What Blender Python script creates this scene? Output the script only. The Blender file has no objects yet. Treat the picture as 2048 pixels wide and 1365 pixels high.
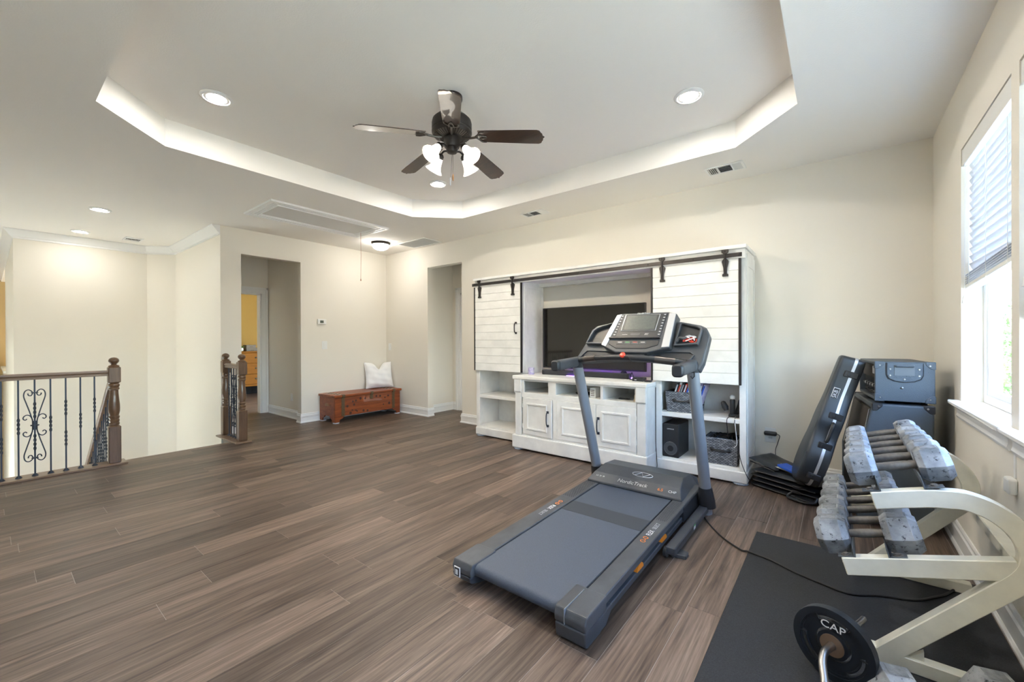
import bpy, bmesh, math, random
from mathutils import Vector, Matrix

random.seed(7)
S = bpy.context.scene
C = S.collection
PI = math.pi

# ------------------------------------------------------------------ camera
def rad(a): return math.radians(a)
_yaw, _pit, _rol = rad(38.217), rad(-0.158), rad(-0.220)
_F = Vector((-math.sin(_yaw)*math.cos(_pit), math.cos(_yaw)*math.cos(_pit), math.sin(_pit)))
_R = Vector((math.cos(_yaw), math.sin(_yaw), 0)); _U = _R.cross(_F)
_R2 = _R*math.cos(_rol)+_U*math.sin(_rol); _U2 = _U*math.cos(_rol)-_R*math.sin(_rol)
cd = bpy.data.cameras.new('camera'); cam = bpy.data.objects.new('camera', cd); C.objects.link(cam)
cd.sensor_width = 36; cd.lens = 826.67/2048*36; cd.clip_start = .02; cd.clip_end = 300
cam.matrix_world = Matrix((( _R2.x, _U2.x, -_F.x, 0), (_R2.y, _U2.y, -_F.y, 0), (_R2.z, _U2.z, -_F.z, 1.232), (0, 0, 0, 1)))
S.camera = cam

# ------------------------------------------------------------------ world, view
w = bpy.data.worlds.new('world'); S.world = w; w.use_nodes = True
nt = w.node_tree; nt.nodes.clear()
sky = nt.nodes.new('ShaderNodeTexSky'); sky.sky_type = 'NISHITA'; sky.sun_disc = False
sky.sun_elevation = rad(50); sky.sun_rotation = rad(250); sky.air_density = 1.0; sky.dust_density = 2.5
bg = nt.nodes.new('ShaderNodeBackground'); bg.inputs['Strength'].default_value = 1.0
ow = nt.nodes.new('ShaderNodeOutputWorld')
nt.links.new(sky.outputs[0], bg.inputs[0]); nt.links.new(bg.outputs[0], ow.inputs[0])
S.view_settings.view_transform = 'Standard'; S.view_settings.look = 'None'
S.view_settings.gamma = 1.0; S.view_settings.use_curve_mapping = False
S.view_settings.exposure = 2.56
S.cycles.max_bounces = 10; S.cycles.diffuse_bounces = 7; S.cycles.caustics_reflective = False; S.cycles.caustics_refractive = False
S.cycles.sample_clamp_indirect = 6.0

# sun from the far side of the house: it lights the garden, never the room directly
sl_ = bpy.data.lights.new('sun', 'SUN'); sl_.energy = 5.5; sl_.angle = rad(.6); sl_.color = (1, .96, .9)
so_ = bpy.data.objects.new('sun', sl_); C.objects.link(so_); so_.location = (-20, 0, 30); so_.rotation_euler = Vector((.75, -.08, -.85)).to_track_quat('-Z', 'Y').to_euler()

# strength of the lamps (the builders below use these)
E_RECESS, E_STAIR, E_FLUSH, E_FAN = 66.0, 38.0, 9.0, 470.0
WARM = (1.0, .90, .76); NEUT = (1.0, .95, .88)

# ------------------------------------------------------------------ materials
MATS = {}
def mat(name, col, rough=.5, metal=0., noise=None, bump=None, emis=None, coat=0., spec=.5, col2=None, rand=0.):
    """noise=(scale, stretch(xyz), amount) varies colour towards col2 (or darker/lighter); bump=(scale, strength)"""
    m = bpy.data.materials.new(name); m.use_nodes = True; n = m.node_tree; b = n.nodes['Principled BSDF']
    b.inputs['Base Color'].default_value = (*col, 1); b.inputs['Roughness'].default_value = rough
    b.inputs['Metallic'].default_value = metal; b.inputs['Coat Weight'].default_value = coat
    b.inputs['Specular IOR Level'].default_value = spec
    if emis: b.inputs['Emission Color'].default_value = (*emis[0], 1); b.inputs['Emission Strength'].default_value = emis[1]
    tc = n.nodes.new('ShaderNodeTexCoord')
    src = tc.outputs['Object']
    if rand or noise and len(noise) > 3:
        oi = n.nodes.new('ShaderNodeObjectInfo'); vm = n.nodes.new('ShaderNodeVectorMath'); vm.operation = 'MULTIPLY_ADD'
        cx = n.nodes.new('ShaderNodeCombineXYZ')
        for k in range(3): n.links.new(oi.outputs['Random'], cx.inputs[k])
        vm.inputs[1].default_value = (37, 61, 23); n.links.new(cx.outputs[0], vm.inputs[0]); n.links.new(src, vm.inputs[2]); src = vm.outputs[0]
    last = None
    if noise:
        mp = n.nodes.new('ShaderNodeMapping'); mp.inputs['Scale'].default_value = noise[1]; n.links.new(src, mp.inputs[0])
        t = n.nodes.new('ShaderNodeTexNoise'); t.inputs['Scale'].default_value = noise[0]; t.inputs['Detail'].default_value = 6; t.inputs['Roughness'].default_value = .6
        n.links.new(mp.outputs[0], t.inputs[0])
        r = n.nodes.new('ShaderNodeValToRGB'); a = noise[2]
        r.color_ramp.elements[0].position = .5-.25*min(1, a*3+.3); r.color_ramp.elements[1].position = .5+.25*min(1, a*3+.3)
        c2 = col2 or tuple(min(1, c*(1+a)) for c in col); c1 = tuple(c*(1-a) for c in col) if not col2 else col
        r.color_ramp.elements[0].color = (*c1, 1); r.color_ramp.elements[1].color = (*c2, 1)
        n.links.new(t.outputs['Fac'], r.inputs[0]); last = r.outputs[0]
    if rand:
        hv = n.nodes.new('ShaderNodeHueSaturation'); mr = n.nodes.new('ShaderNodeMapRange')
        mr.inputs['To Min'].default_value = 1-rand; mr.inputs['To Max'].default_value = 1+rand
        n.links.new(oi.outputs['Random'], mr.inputs['Value']); n.links.new(mr.outputs[0], hv.inputs['Value'])
        if last: n.links.new(last, hv.inputs['Color'])
        else: hv.inputs['Color'].default_value = (*col, 1)
        last = hv.outputs[0]
    if last: n.links.new(last, b.inputs['Base Color'])
    if bump:
        t = n.nodes.new('ShaderNodeTexNoise'); t.inputs['Scale'].default_value = bump[0]; t.inputs['Detail'].default_value = 4
        n.links.new(src, t.inputs[0]); bp = n.nodes.new('ShaderNodeBump'); bp.inputs['Strength'].default_value = bump[1]; bp.inputs['Distance'].default_value = .004
        n.links.new(t.outputs['Fac'], bp.inputs['Height']); n.links.new(bp.outputs[0], b.inputs['Normal'])
    MATS[name] = m
    return m

def floor_mat():
    m = bpy.data.materials.new('plank_wood'); m.use_nodes = True; n = m.node_tree; b = n.nodes['Principled BSDF']; L = n.links.new
    g = n.nodes.new('ShaderNodeNewGeometry'); oi = n.nodes.new('ShaderNodeObjectInfo')
    mu = n.nodes.new('ShaderNodeMath'); mu.operation = 'MULTIPLY'; mu.inputs[1].default_value = 91; L(oi.outputs['Random'], mu.inputs[0])
    cx = n.nodes.new('ShaderNodeCombineXYZ'); L(mu.outputs[0], cx.inputs[2])
    va = n.nodes.new('ShaderNodeVectorMath'); L(g.outputs['Position'], va.inputs[0]); L(cx.outputs[0], va.inputs[1])
    def noise(scale, st, det, dist=0):
        mp = n.nodes.new('ShaderNodeMapping'); mp.inputs['Scale'].default_value = st; L(va.outputs[0], mp.inputs[0])
        t = n.nodes.new('ShaderNodeTexNoise'); t.inputs['Scale'].default_value = scale; t.inputs['Detail'].default_value = det; t.inputs['Roughness'].default_value = .62; t.inputs['Distortion'].default_value = dist
        L(mp.outputs[0], t.inputs[0]); return t
    t1 = noise(1.0, (14, 1.0, 1), 5, .9); t2 = noise(1.0, (90, 3.0, 1), 5, .2)
    mx = n.nodes.new('ShaderNodeMix'); mx.data_type = 'FLOAT'; mx.inputs[0].default_value = .50; L(t1.outputs['Fac'], mx.inputs[2]); L(t2.outputs['Fac'], mx.inputs[3])
    r = n.nodes.new('ShaderNodeValToRGB'); e = r.color_ramp.elements
    e[0].position = .34; e[0].color = (.036, .025, .019, 1); e[1].position = .69; e[1].color = (.285, .215, .165, 1)
    k = e.new(.47); k.color = (.112, .077, .057, 1); k = e.new(.58); k.color = (.182, .131, .099, 1)
    L(mx.outputs[0], r.inputs[0])
    hv = n.nodes.new('ShaderNodeHueSaturation'); mr = n.nodes.new('ShaderNodeMapRange'); mr.inputs['To Min'].default_value = .66; mr.inputs['To Max'].default_value = 1.32
    L(oi.outputs['Random'], mr.inputs['Value']); L(mr.outputs[0], hv.inputs['Value']); L(r.outputs[0], hv.inputs['Color']); L(hv.outputs[0], b.inputs['Base Color'])
    rr = n.nodes.new('ShaderNodeMapRange'); rr.inputs['To Min'].default_value = .34; rr.inputs['To Max'].default_value = .5; L(t2.outputs['Fac'], rr.inputs['Value']); L(rr.outputs[0], b.inputs['Roughness'])
    bp = n.nodes.new('ShaderNodeBump'); bp.inputs['Strength'].default_value = .25; bp.inputs['Distance'].default_value = .002; L(t2.outputs['Fac'], bp.inputs['Height']); L(bp.outputs[0], b.inputs['Normal'])
    b.inputs['Specular IOR Level'].default_value = .42
    return m

def glass_mat():
    m = bpy.data.materials.new('window_glass'); m.use_nodes = True; n = m.node_tree; n.nodes.clear(); L = n.links.new
    tr = n.nodes.new('ShaderNodeBsdfTransparent'); tr.inputs[0].default_value = (.93, .96, .97, 1); gl = n.nodes.new('ShaderNodeBsdfGlossy'); gl.inputs['Roughness'].default_value = .02
    mx = n.nodes.new('ShaderNodeMixShader'); o = n.nodes.new('ShaderNodeOutputMaterial')
    mx.inputs[0].default_value = .06; L(tr.outputs[0], mx.inputs[1]); L(gl.outputs[0], mx.inputs[2]); L(mx.outputs[0], o.inputs[0]); return m

def translucent_mat(name, col, tcol, fac):
    m = bpy.data.materials.new(name); m.use_nodes = True; n = m.node_tree; n.nodes.clear(); L = n.links.new
    d = n.nodes.new('ShaderNodeBsdfDiffuse'); d.inputs[0].default_value = (*col, 1); t = n.nodes.new('ShaderNodeBsdfTranslucent'); t.inputs[0].default_value = (*tcol, 1)
    mx = n.nodes.new('ShaderNodeMixShader'); mx.inputs[0].default_value = fac; o = n.nodes.new('ShaderNodeOutputMaterial')
    L(d.outputs[0], mx.inputs[1]); L(t.outputs[0], mx.inputs[2]); L(mx.outputs[0], o.inputs[0]); return m

def emit_mat(name, col, st):
    m = bpy.data.materials.new(name); m.use_nodes = True; n = m.node_tree; n.nodes.clear()
    e = n.nodes.new('ShaderNodeEmission'); e.inputs[0].default_value = (*col, 1); e.inputs[1].default_value = st
    o = n.nodes.new('ShaderNodeOutputMaterial'); n.links.new(e.outputs[0], o.inputs[0]); return m

def weave_mat():
    m = bpy.data.materials.new('woven_grey'); m.use_nodes = True; n = m.node_tree; b = n.nodes['Principled BSDF']; L = n.links.new
    tc = n.nodes.new('ShaderNodeTexCoord'); mp = n.nodes.new('ShaderNodeMapping'); mp.inputs['Rotation'].default_value = (PI/2, 0, 0); L(tc.outputs['Object'], mp.inputs[0])
    br = n.nodes.new('ShaderNodeTexBrick'); br.inputs['Scale'].default_value = 27; br.inputs['Mortar Size'].default_value = .05; br.inputs['Brick Width'].default_value = .7; br.inputs['Row Height'].default_value = .3
    br.inputs['Color1'].default_value = (.36, .38, .41, 1); br.inputs['Color2'].default_value = (.12, .13, .15, 1); br.inputs['Mortar'].default_value = (.02, .022, .026, 1)
    L(mp.outputs[0], br.inputs[0]); L(br.outputs[0], b.inputs['Base Color']); b.inputs['Roughness'].default_value = .8
    bp = n.nodes.new('ShaderNodeBump'); bp.inputs['Strength'].default_value = .6; bp.inputs['Distance'].default_value = .004; L(br.outputs[0], bp.inputs['Height']); L(bp.outputs[0], b.inputs['Normal']); return m

PAINT = (.80, .76, .68)
m_wall = mat('wall_paint', PAINT, .9, bump=(160, .12))
m_ceil = mat('ceiling_paint', (.86, .832, .785), .95, bump=(120, .25))
m_trim = mat('trim_white', (.84, .84, .83), .35)
m_yellow = mat('bedroom_paint', (.40, .245, .065), .9)
m_plank = floor_mat()
m_under = mat('underlay', (.36, .32, .28), .9)
m_glass = glass_mat()
m_white = mat('plastic_white', (.82, .82, .80), .4)
m_vinyl = mat('vinyl_white', (.85, .86, .87), .35)
m_blind = translucent_mat('blind_slat_white', (.82, .84, .87), (.70, .76, .85), .22)
m_antique = mat('antique_white', (.80, .79, .755), .55, noise=(5, (1, 1, 1), .06, 1), bump=(60, .08))
m_black = mat('black_iron', (.045, .04, .038), .45, .6)
m_iron = mat('baluster_iron', (.045, .055, .075), .45, .5)
m_oak = mat('rail_oak', (.122, .066, .034), .32, noise=(6, (8, 8, .8), .35), coat=.4)
m_oakh = mat('rail_oak_flat', (.19, .12, .075), .35, noise=(6, (8, .8, 8), .3), coat=.3)
m_cedar = mat('cedar', (.13, .024, .007), .42, noise=(3.2, (6, .9, 9), .5), col2=(.36, .085, .018), coat=.12)
m_knot = mat('cedar_knot', (.055, .014, .010), .4, noise=(30, (1, 1, 1), .4))
m_brass = mat('aged_brass', (.13, .085, .045), .55, .4, noise=(90, (1, 1, 1), .5))
m_pillow = mat('white_cotton', (.86, .86, .86), .9, bump=(35, .35))
m_bronze = mat('fan_bronze', (.022, .018, .016), .45, .4)
m_silverb = mat('fan_bracket', (.085, .075, .065), .4, .7)
m_blade = mat('fan_blade_walnut', (.036, .017, .010), .32, noise=(4, (2, 14, 14), .45), coat=.6)
m_tv = mat('screen_black', (.012, .011, .010), .08, coat=.6)
m_plastic = mat('black_plastic', (.022, .023, .026), .4)
m_fabricblk = mat('black_mesh', (.03, .03, .035), .8)
m_weave = weave_mat()
m_tm = mat('treadmill_grey', (.062, .067, .075), .42, noise=(9, (1, 1, 1), .22))
m_tmd = mat('treadmill_dark', (.022, .024, .028), .45)
m_tml = mat('treadmill_rail_scuffed', (.072, .076, .082), .5, noise=(7, (1, .6, 1), .4), bump=(200, .1))
m_belt = mat('treadmill_belt', (.070, .085, .112), .6, noise=(220, (1, 1, 1), .12), bump=(320, .25))
m_belts = mat('belt_stripe', (.040, .047, .058), .6)
m_tube = mat('silver_tube', (.34, .365, .40), .36, .5)
m_silver = mat('satin_silver', (.55, .56, .58), .35, .5)
m_lcd = mat('lcd_grey', (.125, .135, .125), .18, noise=(60, (1, 1, 1), .1))
m_orange = mat('orange_rubber', (.85, .26, .02), .4)
m_red = mat('red_plastic', (.75, .06, .03), .35)
m_blue = mat('blue_card', (.02, .10, .55), .5)
m_print = mat('print_white', (.75, .75, .75), .5)
m_printo = mat('print_orange', (.85, .25, .05), .5)
m_green = mat('print_green', (.08, .45, .12), .5)
m_tolex = mat('tolex_blue_black', (.062, .080, .100), .5, bump=(240, .5))
m_grill = mat('grill_cloth', (.050, .042, .036), .85, bump=(500, .3))
m_chrome = mat('chrome', (.42, .41, .40), .34, 1)
m_case = mat('case_shell', (.030, .036, .043), .36, bump=(300, .08))
m_bag = mat('black_nylon', (.016, .019, .024), .30, bump=(22, .45))
def cast_mat():
    m = mat('cast_silver_paint', (.40, .42, .45), .48, .25, bump=(60, .4)); n = m.node_tree; L = n.links.new; b = n.nodes['Principled BSDF']
    tc = n.nodes.new('ShaderNodeTexCoord'); oi = n.nodes.new('ShaderNodeObjectInfo'); va = n.nodes.new('ShaderNodeVectorMath'); L(tc.outputs['Object'], va.inputs[0])
    cx = n.nodes.new('ShaderNodeVectorMath'); cx.operation = 'SCALE'; cx.inputs[0].default_value = (31, 17, 47); L(oi.outputs['Random'], cx.inputs['Scale']); L(cx.outputs[0], va.inputs[1])
    t1 = n.nodes.new('ShaderNodeTexNoise'); t1.inputs['Scale'].default_value = 55; t1.inputs['Detail'].default_value = 8; t1.inputs['Roughness'].default_value = .7; L(va.outputs[0], t1.inputs[0])
    t2 = n.nodes.new('ShaderNodeTexNoise'); t2.inputs['Scale'].default_value = 14; t2.inputs['Detail'].default_value = 5; L(va.outputs[0], t2.inputs[0])
    r1 = n.nodes.new('ShaderNodeValToRGB'); e = r1.color_ramp.elements; e[0].position = .36; e[0].color = (.10, .105, .115, 1); e[1].position = .44; e[1].color = (1, 1, 1, 1); L(t1.outputs['Fac'], r1.inputs[0])
    r2 = n.nodes.new('ShaderNodeValToRGB'); e = r2.color_ramp.elements; e[0].position = .35; e[0].color = (.17, .185, .205, 1); e[1].position = .65; e[1].color = (.40, .42, .45, 1); L(t2.outputs['Fac'], r2.inputs[0])
    mx = n.nodes.new('ShaderNodeMix'); mx.data_type = 'RGBA'; mx.blend_type = 'MULTIPLY'; mx.inputs[0].default_value = 1; L(r2.outputs[0], mx.inputs[6]); L(r1.outputs[0], mx.inputs[7]); L(mx.outputs[2], b.inputs['Base Color']); return m
m_cast = cast_mat()
m_caste = mat('cast_worn_edge', (.24, .255, .275), .55, .4, noise=(30, (1, 1, 1), .5))
m_rust = mat('rusty_steel', (.16, .15, .14), .5, .6, noise=(30, (1, 1, 1), .5))
m_cream = mat('rack_cream_enamel', (.80, .77, .65), .35, noise=(5, (1, 1, 1), .1))
m_angle = mat('angle_steel', (.16, .18, .20), .45, .7)
m_rubber = mat('rubber_mat', (.020, .022, .026), .75, noise=(260, (1, 1, 1), .6), bump=(150, .3))
m_plate = mat('plate_black', (.012, .016, .022), .35, bump=(80, .15))
m_hub = mat('hub_bronze', (.33, .22, .15), .4, .7)
m_cord = mat('black_cord', (.012, .012, .013), .45)
m_felt = mat('felt_grey', (.30, .33, .38), .9, noise=(90, (1, 1, 1), .5))
m_pine = mat('honey_pine', (.25, .092, .009), .6, noise=(4, (1, 1, 6), .2), spec=.15)
m_greybox = mat('grey_box', (.16, .13, .10), .6)
m_leaf = mat('leaf_green', (.07, .17, .03), .6, noise=(3, (1, 1, 1), .5))
m_leaf2 = mat('leaf_pale', (.16, .28, .07), .6, noise=(3, (1, 1, 1), .5))
m_bark = mat('bark', (.12, .08, .05), .9)
m_bounce_lawn = mat('lawn', (.40, .41, .34), .9, noise=(2, (1, 1, 1), .4))  # lawn colour paled so it bounces neutral daylight onto the ceiling
m_fence = mat('fence_white', (.75, .74, .68), .6)
m_mirror = mat('mirror', (.9, .9, .9), .03, 1)
m_dark = mat('dark_recess', (.01, .01, .012), .8)
m_paper = mat('magazine_print', (.75, .72, .74), .5, noise=(40, (1, 1, 1), .5), col2=(.25, .20, .55))

# ------------------------------------------------------------------ mesh helpers
MW = {}
class M:
    def __init__(s): s.v = []; s.f = []; s.T = None
    def add(s, vs, fs):
        o = len(s.v)
        s.v += [tuple(s.T @ Vector(p)) if s.T else tuple(p) for p in vs]; s.f += [tuple(i+o for i in f) for f in fs]; return s
    def box(s, x0, x1, y0, y1, z0, z1):
        if x0 > x1: x0, x1 = x1, x0
        if y0 > y1: y0, y1 = y1, y0
        if z0 > z1: z0, z1 = z1, z0
        return s.add([(x0, y0, z0), (x1, y0, z0), (x1, y1, z0), (x0, y1, z0), (x0, y0, z1), (x1, y0, z1), (x1, y1, z1), (x0, y1, z1)],
                     [(0, 3, 2, 1), (4, 5, 6, 7), (0, 1, 5, 4), (1, 2, 6, 5), (2, 3, 7, 6), (3, 0, 4, 7)])
    def prism(s, poly, ax, a, b):
        mk = {'x': lambda p, t: (t, p[0], p[1]), 'y': lambda p, t: (p[0], t, p[1]), 'z': lambda p, t: (p[0], p[1], t)}[ax]
        n = len(poly)
        return s.add([mk(p, a) for p in poly]+[mk(p, b) for p in poly],
                     [tuple(range(n))[::-1], tuple(range(n, 2*n))]+[(i, (i+1) % n, n+(i+1) % n, n+i) for i in range(n)])
    def loft(s, rings, caps=True, closed=False):
        n = len(rings[0]); vs = [p for r in rings for p in r]; fs = []
        k = len(rings)
        for j in range(k if closed else k-1):
            a, b = j*n, ((j+1) % k)*n
            fs += [(a+i, a+(i+1) % n, b+(i+1) % n, b+i) for i in range(n)]
        if caps and not closed: fs += [tuple(range(n))[::-1], tuple(range((k-1)*n, k*n))]
        return s.add(vs, fs)
    def frame(s, outer, inner, ax, a, b):
        """flat frame between two loops of equal length, extruded"""
        mk = {'x': lambda p, t: (t, p[0], p[1]), 'y': lambda p, t: (p[0], t, p[1]), 'z': lambda p, t: (p[0], p[1], t)}[ax]
        r = [[mk(p, a) for p in outer], [mk(p, b) for p in outer], [mk(p, b) for p in inner], [mk(p, a) for p in inner]]
        return s.loft(r, closed=True)
    def tube(s, path, r, n=8, closed=False, sect=None, caps=True):
        P = [Vector(p) for p in path]; k = len(P); rings = []; prev = None
        for i in range(k):
            if closed: t = P[(i+1) % k]-P[i-1]
            else: t = P[min(i+1, k-1)]-P[max(i-1, 0)]
            t.normalize()
            if prev is None:
                up = Vector((0, 0, 1)) if abs(t.z) < .9 else Vector((1, 0, 0))
                u = t.cross(up).normalized()
            else:
                u = (prev-t*prev.dot(t)).normalized()
            prev = u; v = t.cross(u); rr = r[i] if isinstance(r, (list, tuple)) else r
            if sect: rings.append([P[i]+u*a*rr+v*b*rr for a, b in sect])
            else: rings.append([P[i]+u*math.cos(2*PI*j/n)*rr+v*math.sin(2*PI*j/n)*rr for j in range(n)])
        return s.loft(rings, caps, closed)
    def sweep(s, path, nrm, wid, hgt):
        """rectangular bar along a path lying in a plane with normal nrm; wid along nrm, hgt across it in the plane"""
        P = [Vector(p) for p in path]; nv = Vector(nrm).normalized(); k = len(P); rings = []
        for i in range(k):
            d0 = (P[i]-P[i-1]).normalized() if i else None; d1 = (P[i+1]-P[i]).normalized() if i < k-1 else None
            t = (d0 or d1)+(d1 or d0); t.normalize(); q = nv.cross(t); sc = 1/max(.3, q.dot(nv.cross(d1 or d0)))
            h = hgt/2*sc
            rings.append([P[i]+nv*wid/2+q*h, P[i]+nv*wid/2-q*h, P[i]-nv*wid/2-q*h, P[i]-nv*wid/2+q*h])
        return s.loft(rings)
    def lathe(s, prof, n=20, c=(0, 0, 0), ax=(0, 0, 1), ph=0, flat=None):
        a = Vector(ax).normalized(); up = Vector((0, 0, 1)) if abs(a.z) < .9 else Vector((1, 0, 0)); u = a.cross(up).normalized(); v = a.cross(u); c = Vector(c)
        rings = [[c+a*z+u*math.cos(2*PI*j/n+ph)*max(r, 1e-4)+v*math.sin(2*PI*j/n+ph)*max(r, 1e-4) for j in range(n)] for r, z in prof]
        return s.loft(rings)
    def ball(s, c, r, n=12, sq=(1, 1, 1)):
        k = 8; rings = []
        for i in range(k+1):
            th = PI*i/k; rr = max(math.sin(th), .02)*r
            rings.append([(c[0]+rr*math.cos(2*PI*j/n)*sq[0], c[1]+rr*math.sin(2*PI*j/n)*sq[1], c[2]+r*math.cos(th)*sq[2]) for j in range(n)])
        return s.loft(rings)
    def disc(s, c, r, h, n=20): return s.lathe([(r, 0), (r, h)], n, c)
    def build(s, name, ma, par=None, bev=0, seg=1, smooth=False, local=False, org=None):
        me = bpy.data.meshes.new(name)
        v = [Vector(p) for p in s.v]
        o = bpy.data.objects.new(name, me); C.objects.link(o)
        if par is not None:
            mw = MW[par]
            if not local: inv = mw.inverted(); v = [inv @ p for p in v]
            o.parent = par; MW[o] = mw
        else:
            if org is None:
                xs = [p.x for p in v]; ys = [p.y for p in v]; org = ((min(xs)+max(xs))/2, (min(ys)+max(ys))/2, min(p.z for p in v))
            org = Vector(org); v = [p-org for p in v]; o.location = org; MW[o] = Matrix.Translation(org)
        me.from_pydata([tuple(p) for p in v], [], s.f); 
        bm = bmesh.new(); bm.from_mesh(me)
        if bev:
            bmesh.ops.remove_doubles(bm, verts=bm.verts, dist=1e-5)
        bmesh.ops.recalc_face_normals(bm, faces=bm.faces)
        if bev:
            es = [e for e in bm.edges if len(e.link_faces) == 2 and e.calc_face_angle(0) > .5]
            bmesh.ops.bevel(bm, geom=es, offset=bev, segments=seg, affect='EDGES', clamp_overlap=True, profile=.5)
        bm.to_mesh(me); bm.free()
        if smooth:
            for p in me.polygons: p.use_smooth = True
            try: me.set_sharp_from_angle(angle=rad(smooth if smooth is not True else 40))
            except Exception: pass
        me.materials.append(ma); me.update()
        return o

def tag(o, label=None, cat=None, group=None, kind=None):
    if label: o['label'] = label
    if cat: o['category'] = cat
    if group: o['group'] = group
    if kind: o['kind'] = kind
    return o
def thing(name, label, cat, loc=(0, 0, 0), rot=None, group=None, kind=None):
    o = bpy.data.objects.new(name, None); C.objects.link(o); o.empty_display_size = .1
    m = Matrix.Translation(loc) @ (rot.to_4x4() if rot else Matrix.Identity(4)); o.matrix_world = m; MW[o] = m
    return tag(o, label, cat, group, kind)
def struct(name, m, ma, label=None, cat=None, **k):
    o = m.build(name, ma, **k)
    if k.get('par') is None: tag(o, label, cat, kind='structure')
    return o
def rotz(a): return Matrix.Rotation(a, 3, 'Z')
def rnd_rect(cx, cy, hx, hy, r, n=4):
    p = []
    for sx, sy, a0 in ((1, 1, 0), (-1, 1, 90), (-1, -1, 180), (1, -1, 270)):
        for i in range(n+1):
            a = rad(a0+90*i/n); p.append((cx+sx*(hx-r)+r*math.cos(a), cy+sy*(hy-r)+r*math.sin(a)))
    return p
def cat_spline(P, n=6):
    P = [Vector(p) for p in P]; o = []
    for i in range(len(P)-1):
        a, b, c, d = P[max(i-1, 0)], P[i], P[i+1], P[min(i+2, len(P)-1)]
        for j in range(n):
            t = j/n; o.append(.5*((2*b)+(c-a)*t+(2*a-5*b+4*c-d)*t*t+(3*b-a-3*c+d)*t**3))
    o.append(P[-1]); return o
def text(name, body, size, ma, par, o, xa, ya, ext=.0006, shear=0, local=False, squash=1):
    cu = bpy.data.curves.new('t', 'FONT'); cu.body = body; cu.size = size; cu.extrude = ext; cu.align_x = 'CENTER'; cu.align_y = 'CENTER'; cu.shear = shear; cu.resolution_u = 3
    to = bpy.data.objects.new('t', cu); C.objects.link(to); dg = bpy.context.evaluated_depsgraph_get(); dg.update()
    me = bpy.data.meshes.new_from_object(to.evaluated_get(dg)); 
    X = Vector(xa).normalized(); Y = Vector(ya).normalized(); Z = X.cross(Y); O = Vector(o)
    mm = M(); mm.v = [tuple(O+X*v.co.x*squash+Y*v.co.y+Z*v.co.z) for v in me.vertices]; mm.f = [tuple(p.vertices) for p in me.polygons]
    bpy.data.objects.remove(to); bpy.data.curves.remove(cu); bpy.data.meshes.remove(me)
    return mm.build(name, ma, par, local=local)
def mould(path, prof, closed=False):
    """profile (distance from wall, z) swept along a wall line with mitred corners; room on the left of the path"""
    P = [Vector((p[0], p[1])) for p in path]; k = len(P); rings = []
    for i in range(k):
        d0 = (P[i]-P[i-1]).normalized() if i else None; d1 = (P[i+1]-P[i]).normalized() if i < k-1 else None
        n0 = Vector((-d0.y, d0.x)) if d0 else None; n1 = Vector((-d1.y, d1.x)) if d1 else None
        n = ((n0 or n1)+(n1 or n0)); n.normalize(); n = n/max(.2, n.dot(n1 or n0))
        rings.append([(P[i].x+n.x*d, P[i].y+n.y*d, z) for d, z in prof])
    return M().loft(rings)
def addm(a, b):
    a.add(b.v, b.f); return a

# ------------------------------------------------------------------ the setting
XR, XL, YW, H, HT = .565, -6.30, 4.39, 2.74, 2.955

# floor: planks laid along Y, one object each
sub = M()
for r in ((-5.81, XR+.16, -2.2, YW+.02), (XL-.1, -5.81, 1.90, YW+.02), (-5.5, -4.2, YW, 5.25), (-7.84, XL-.1, 1.99, 3.01)): sub.box(*r[:4], -.30, -.0012)
floor = struct('floor', sub, m_under, 'brown wood-look plank floor of the game room', 'floor', org=(0, 0, 0))
PWD, PLN, GAP = .1785, 1.22, .0026
plank_mesh = {}
def plank(x0, x1, y0, y1):
    key = (round(x1-x0, 4), round(y1-y0, 4))
    if key not in plank_mesh:
        m = M().box(x0+GAP/2, x1-GAP/2, y0+GAP/2, y1-GAP/2, -.008, 0); o = m.build('plank', m_plank, floor)
        me = o.data; c = Vector(((x0+x1)/2, (y0+y1)/2, 0))
        for v in me.vertices: v.co -= c
        o.location = c; plank_mesh[key] = me
    else:
        o = bpy.data.objects.new('plank', plank_mesh[key]); C.objects.link(o); o.parent = floor; o.location = ((x0+x1)/2, (y0+y1)/2, 0)
col_off = {}
def lay(x0, x1, y0, y1):
    i = math.floor((x0+.7245)/PWD)
    while -.7245+i*PWD < x1-1e-4:
        a, b = max(x0, -.7245+i*PWD), min(x1, -.7245+(i+1)*PWD)
        if i not in col_off: col_off[i] = random.random()*PLN
        if i == -3: col_off[i] = (1.383 % PLN)
        j = math.floor((y0-col_off[i])/PLN)
        while col_off[i]+j*PLN < y1-1e-4:
            c, e = max(y0, col_off[i]+j*PLN), min(y1, col_off[i]+(j+1)*PLN)
            if e-c > .02 and b-a > .01: plank(a, b, c, e)
            j += 1
        i += 1
lay(-5.81, XR, -1.6, YW); lay(XL, -5.81, 1.90, YW); lay(-5.38, -4.3, YW, 5.13); lay(-7.84, XL, 2.0, 3.0)
struct('floor_bedroom', M().box(-11, -7.84, 1.99, 5.2, -.3, 0), m_plank, 'dark wood floor of the yellow bedroom', 'floor')
struct('floor_rear', M().box(-5.81, XR, -2.25, -1.6, -.3, 0), m_plank, 'brown wood floor behind the camera', 'floor')
struct('floor_lower', M().box(-15.2, -5.6, -2.3, 2.0, -3.1, -2.9), mat('foyer_bounce_tile', (.60, .56, .50), .5), 'lower storey floor below the stairwell', 'floor')  # unseen floor, paled so it throws light up to the ceiling

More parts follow.
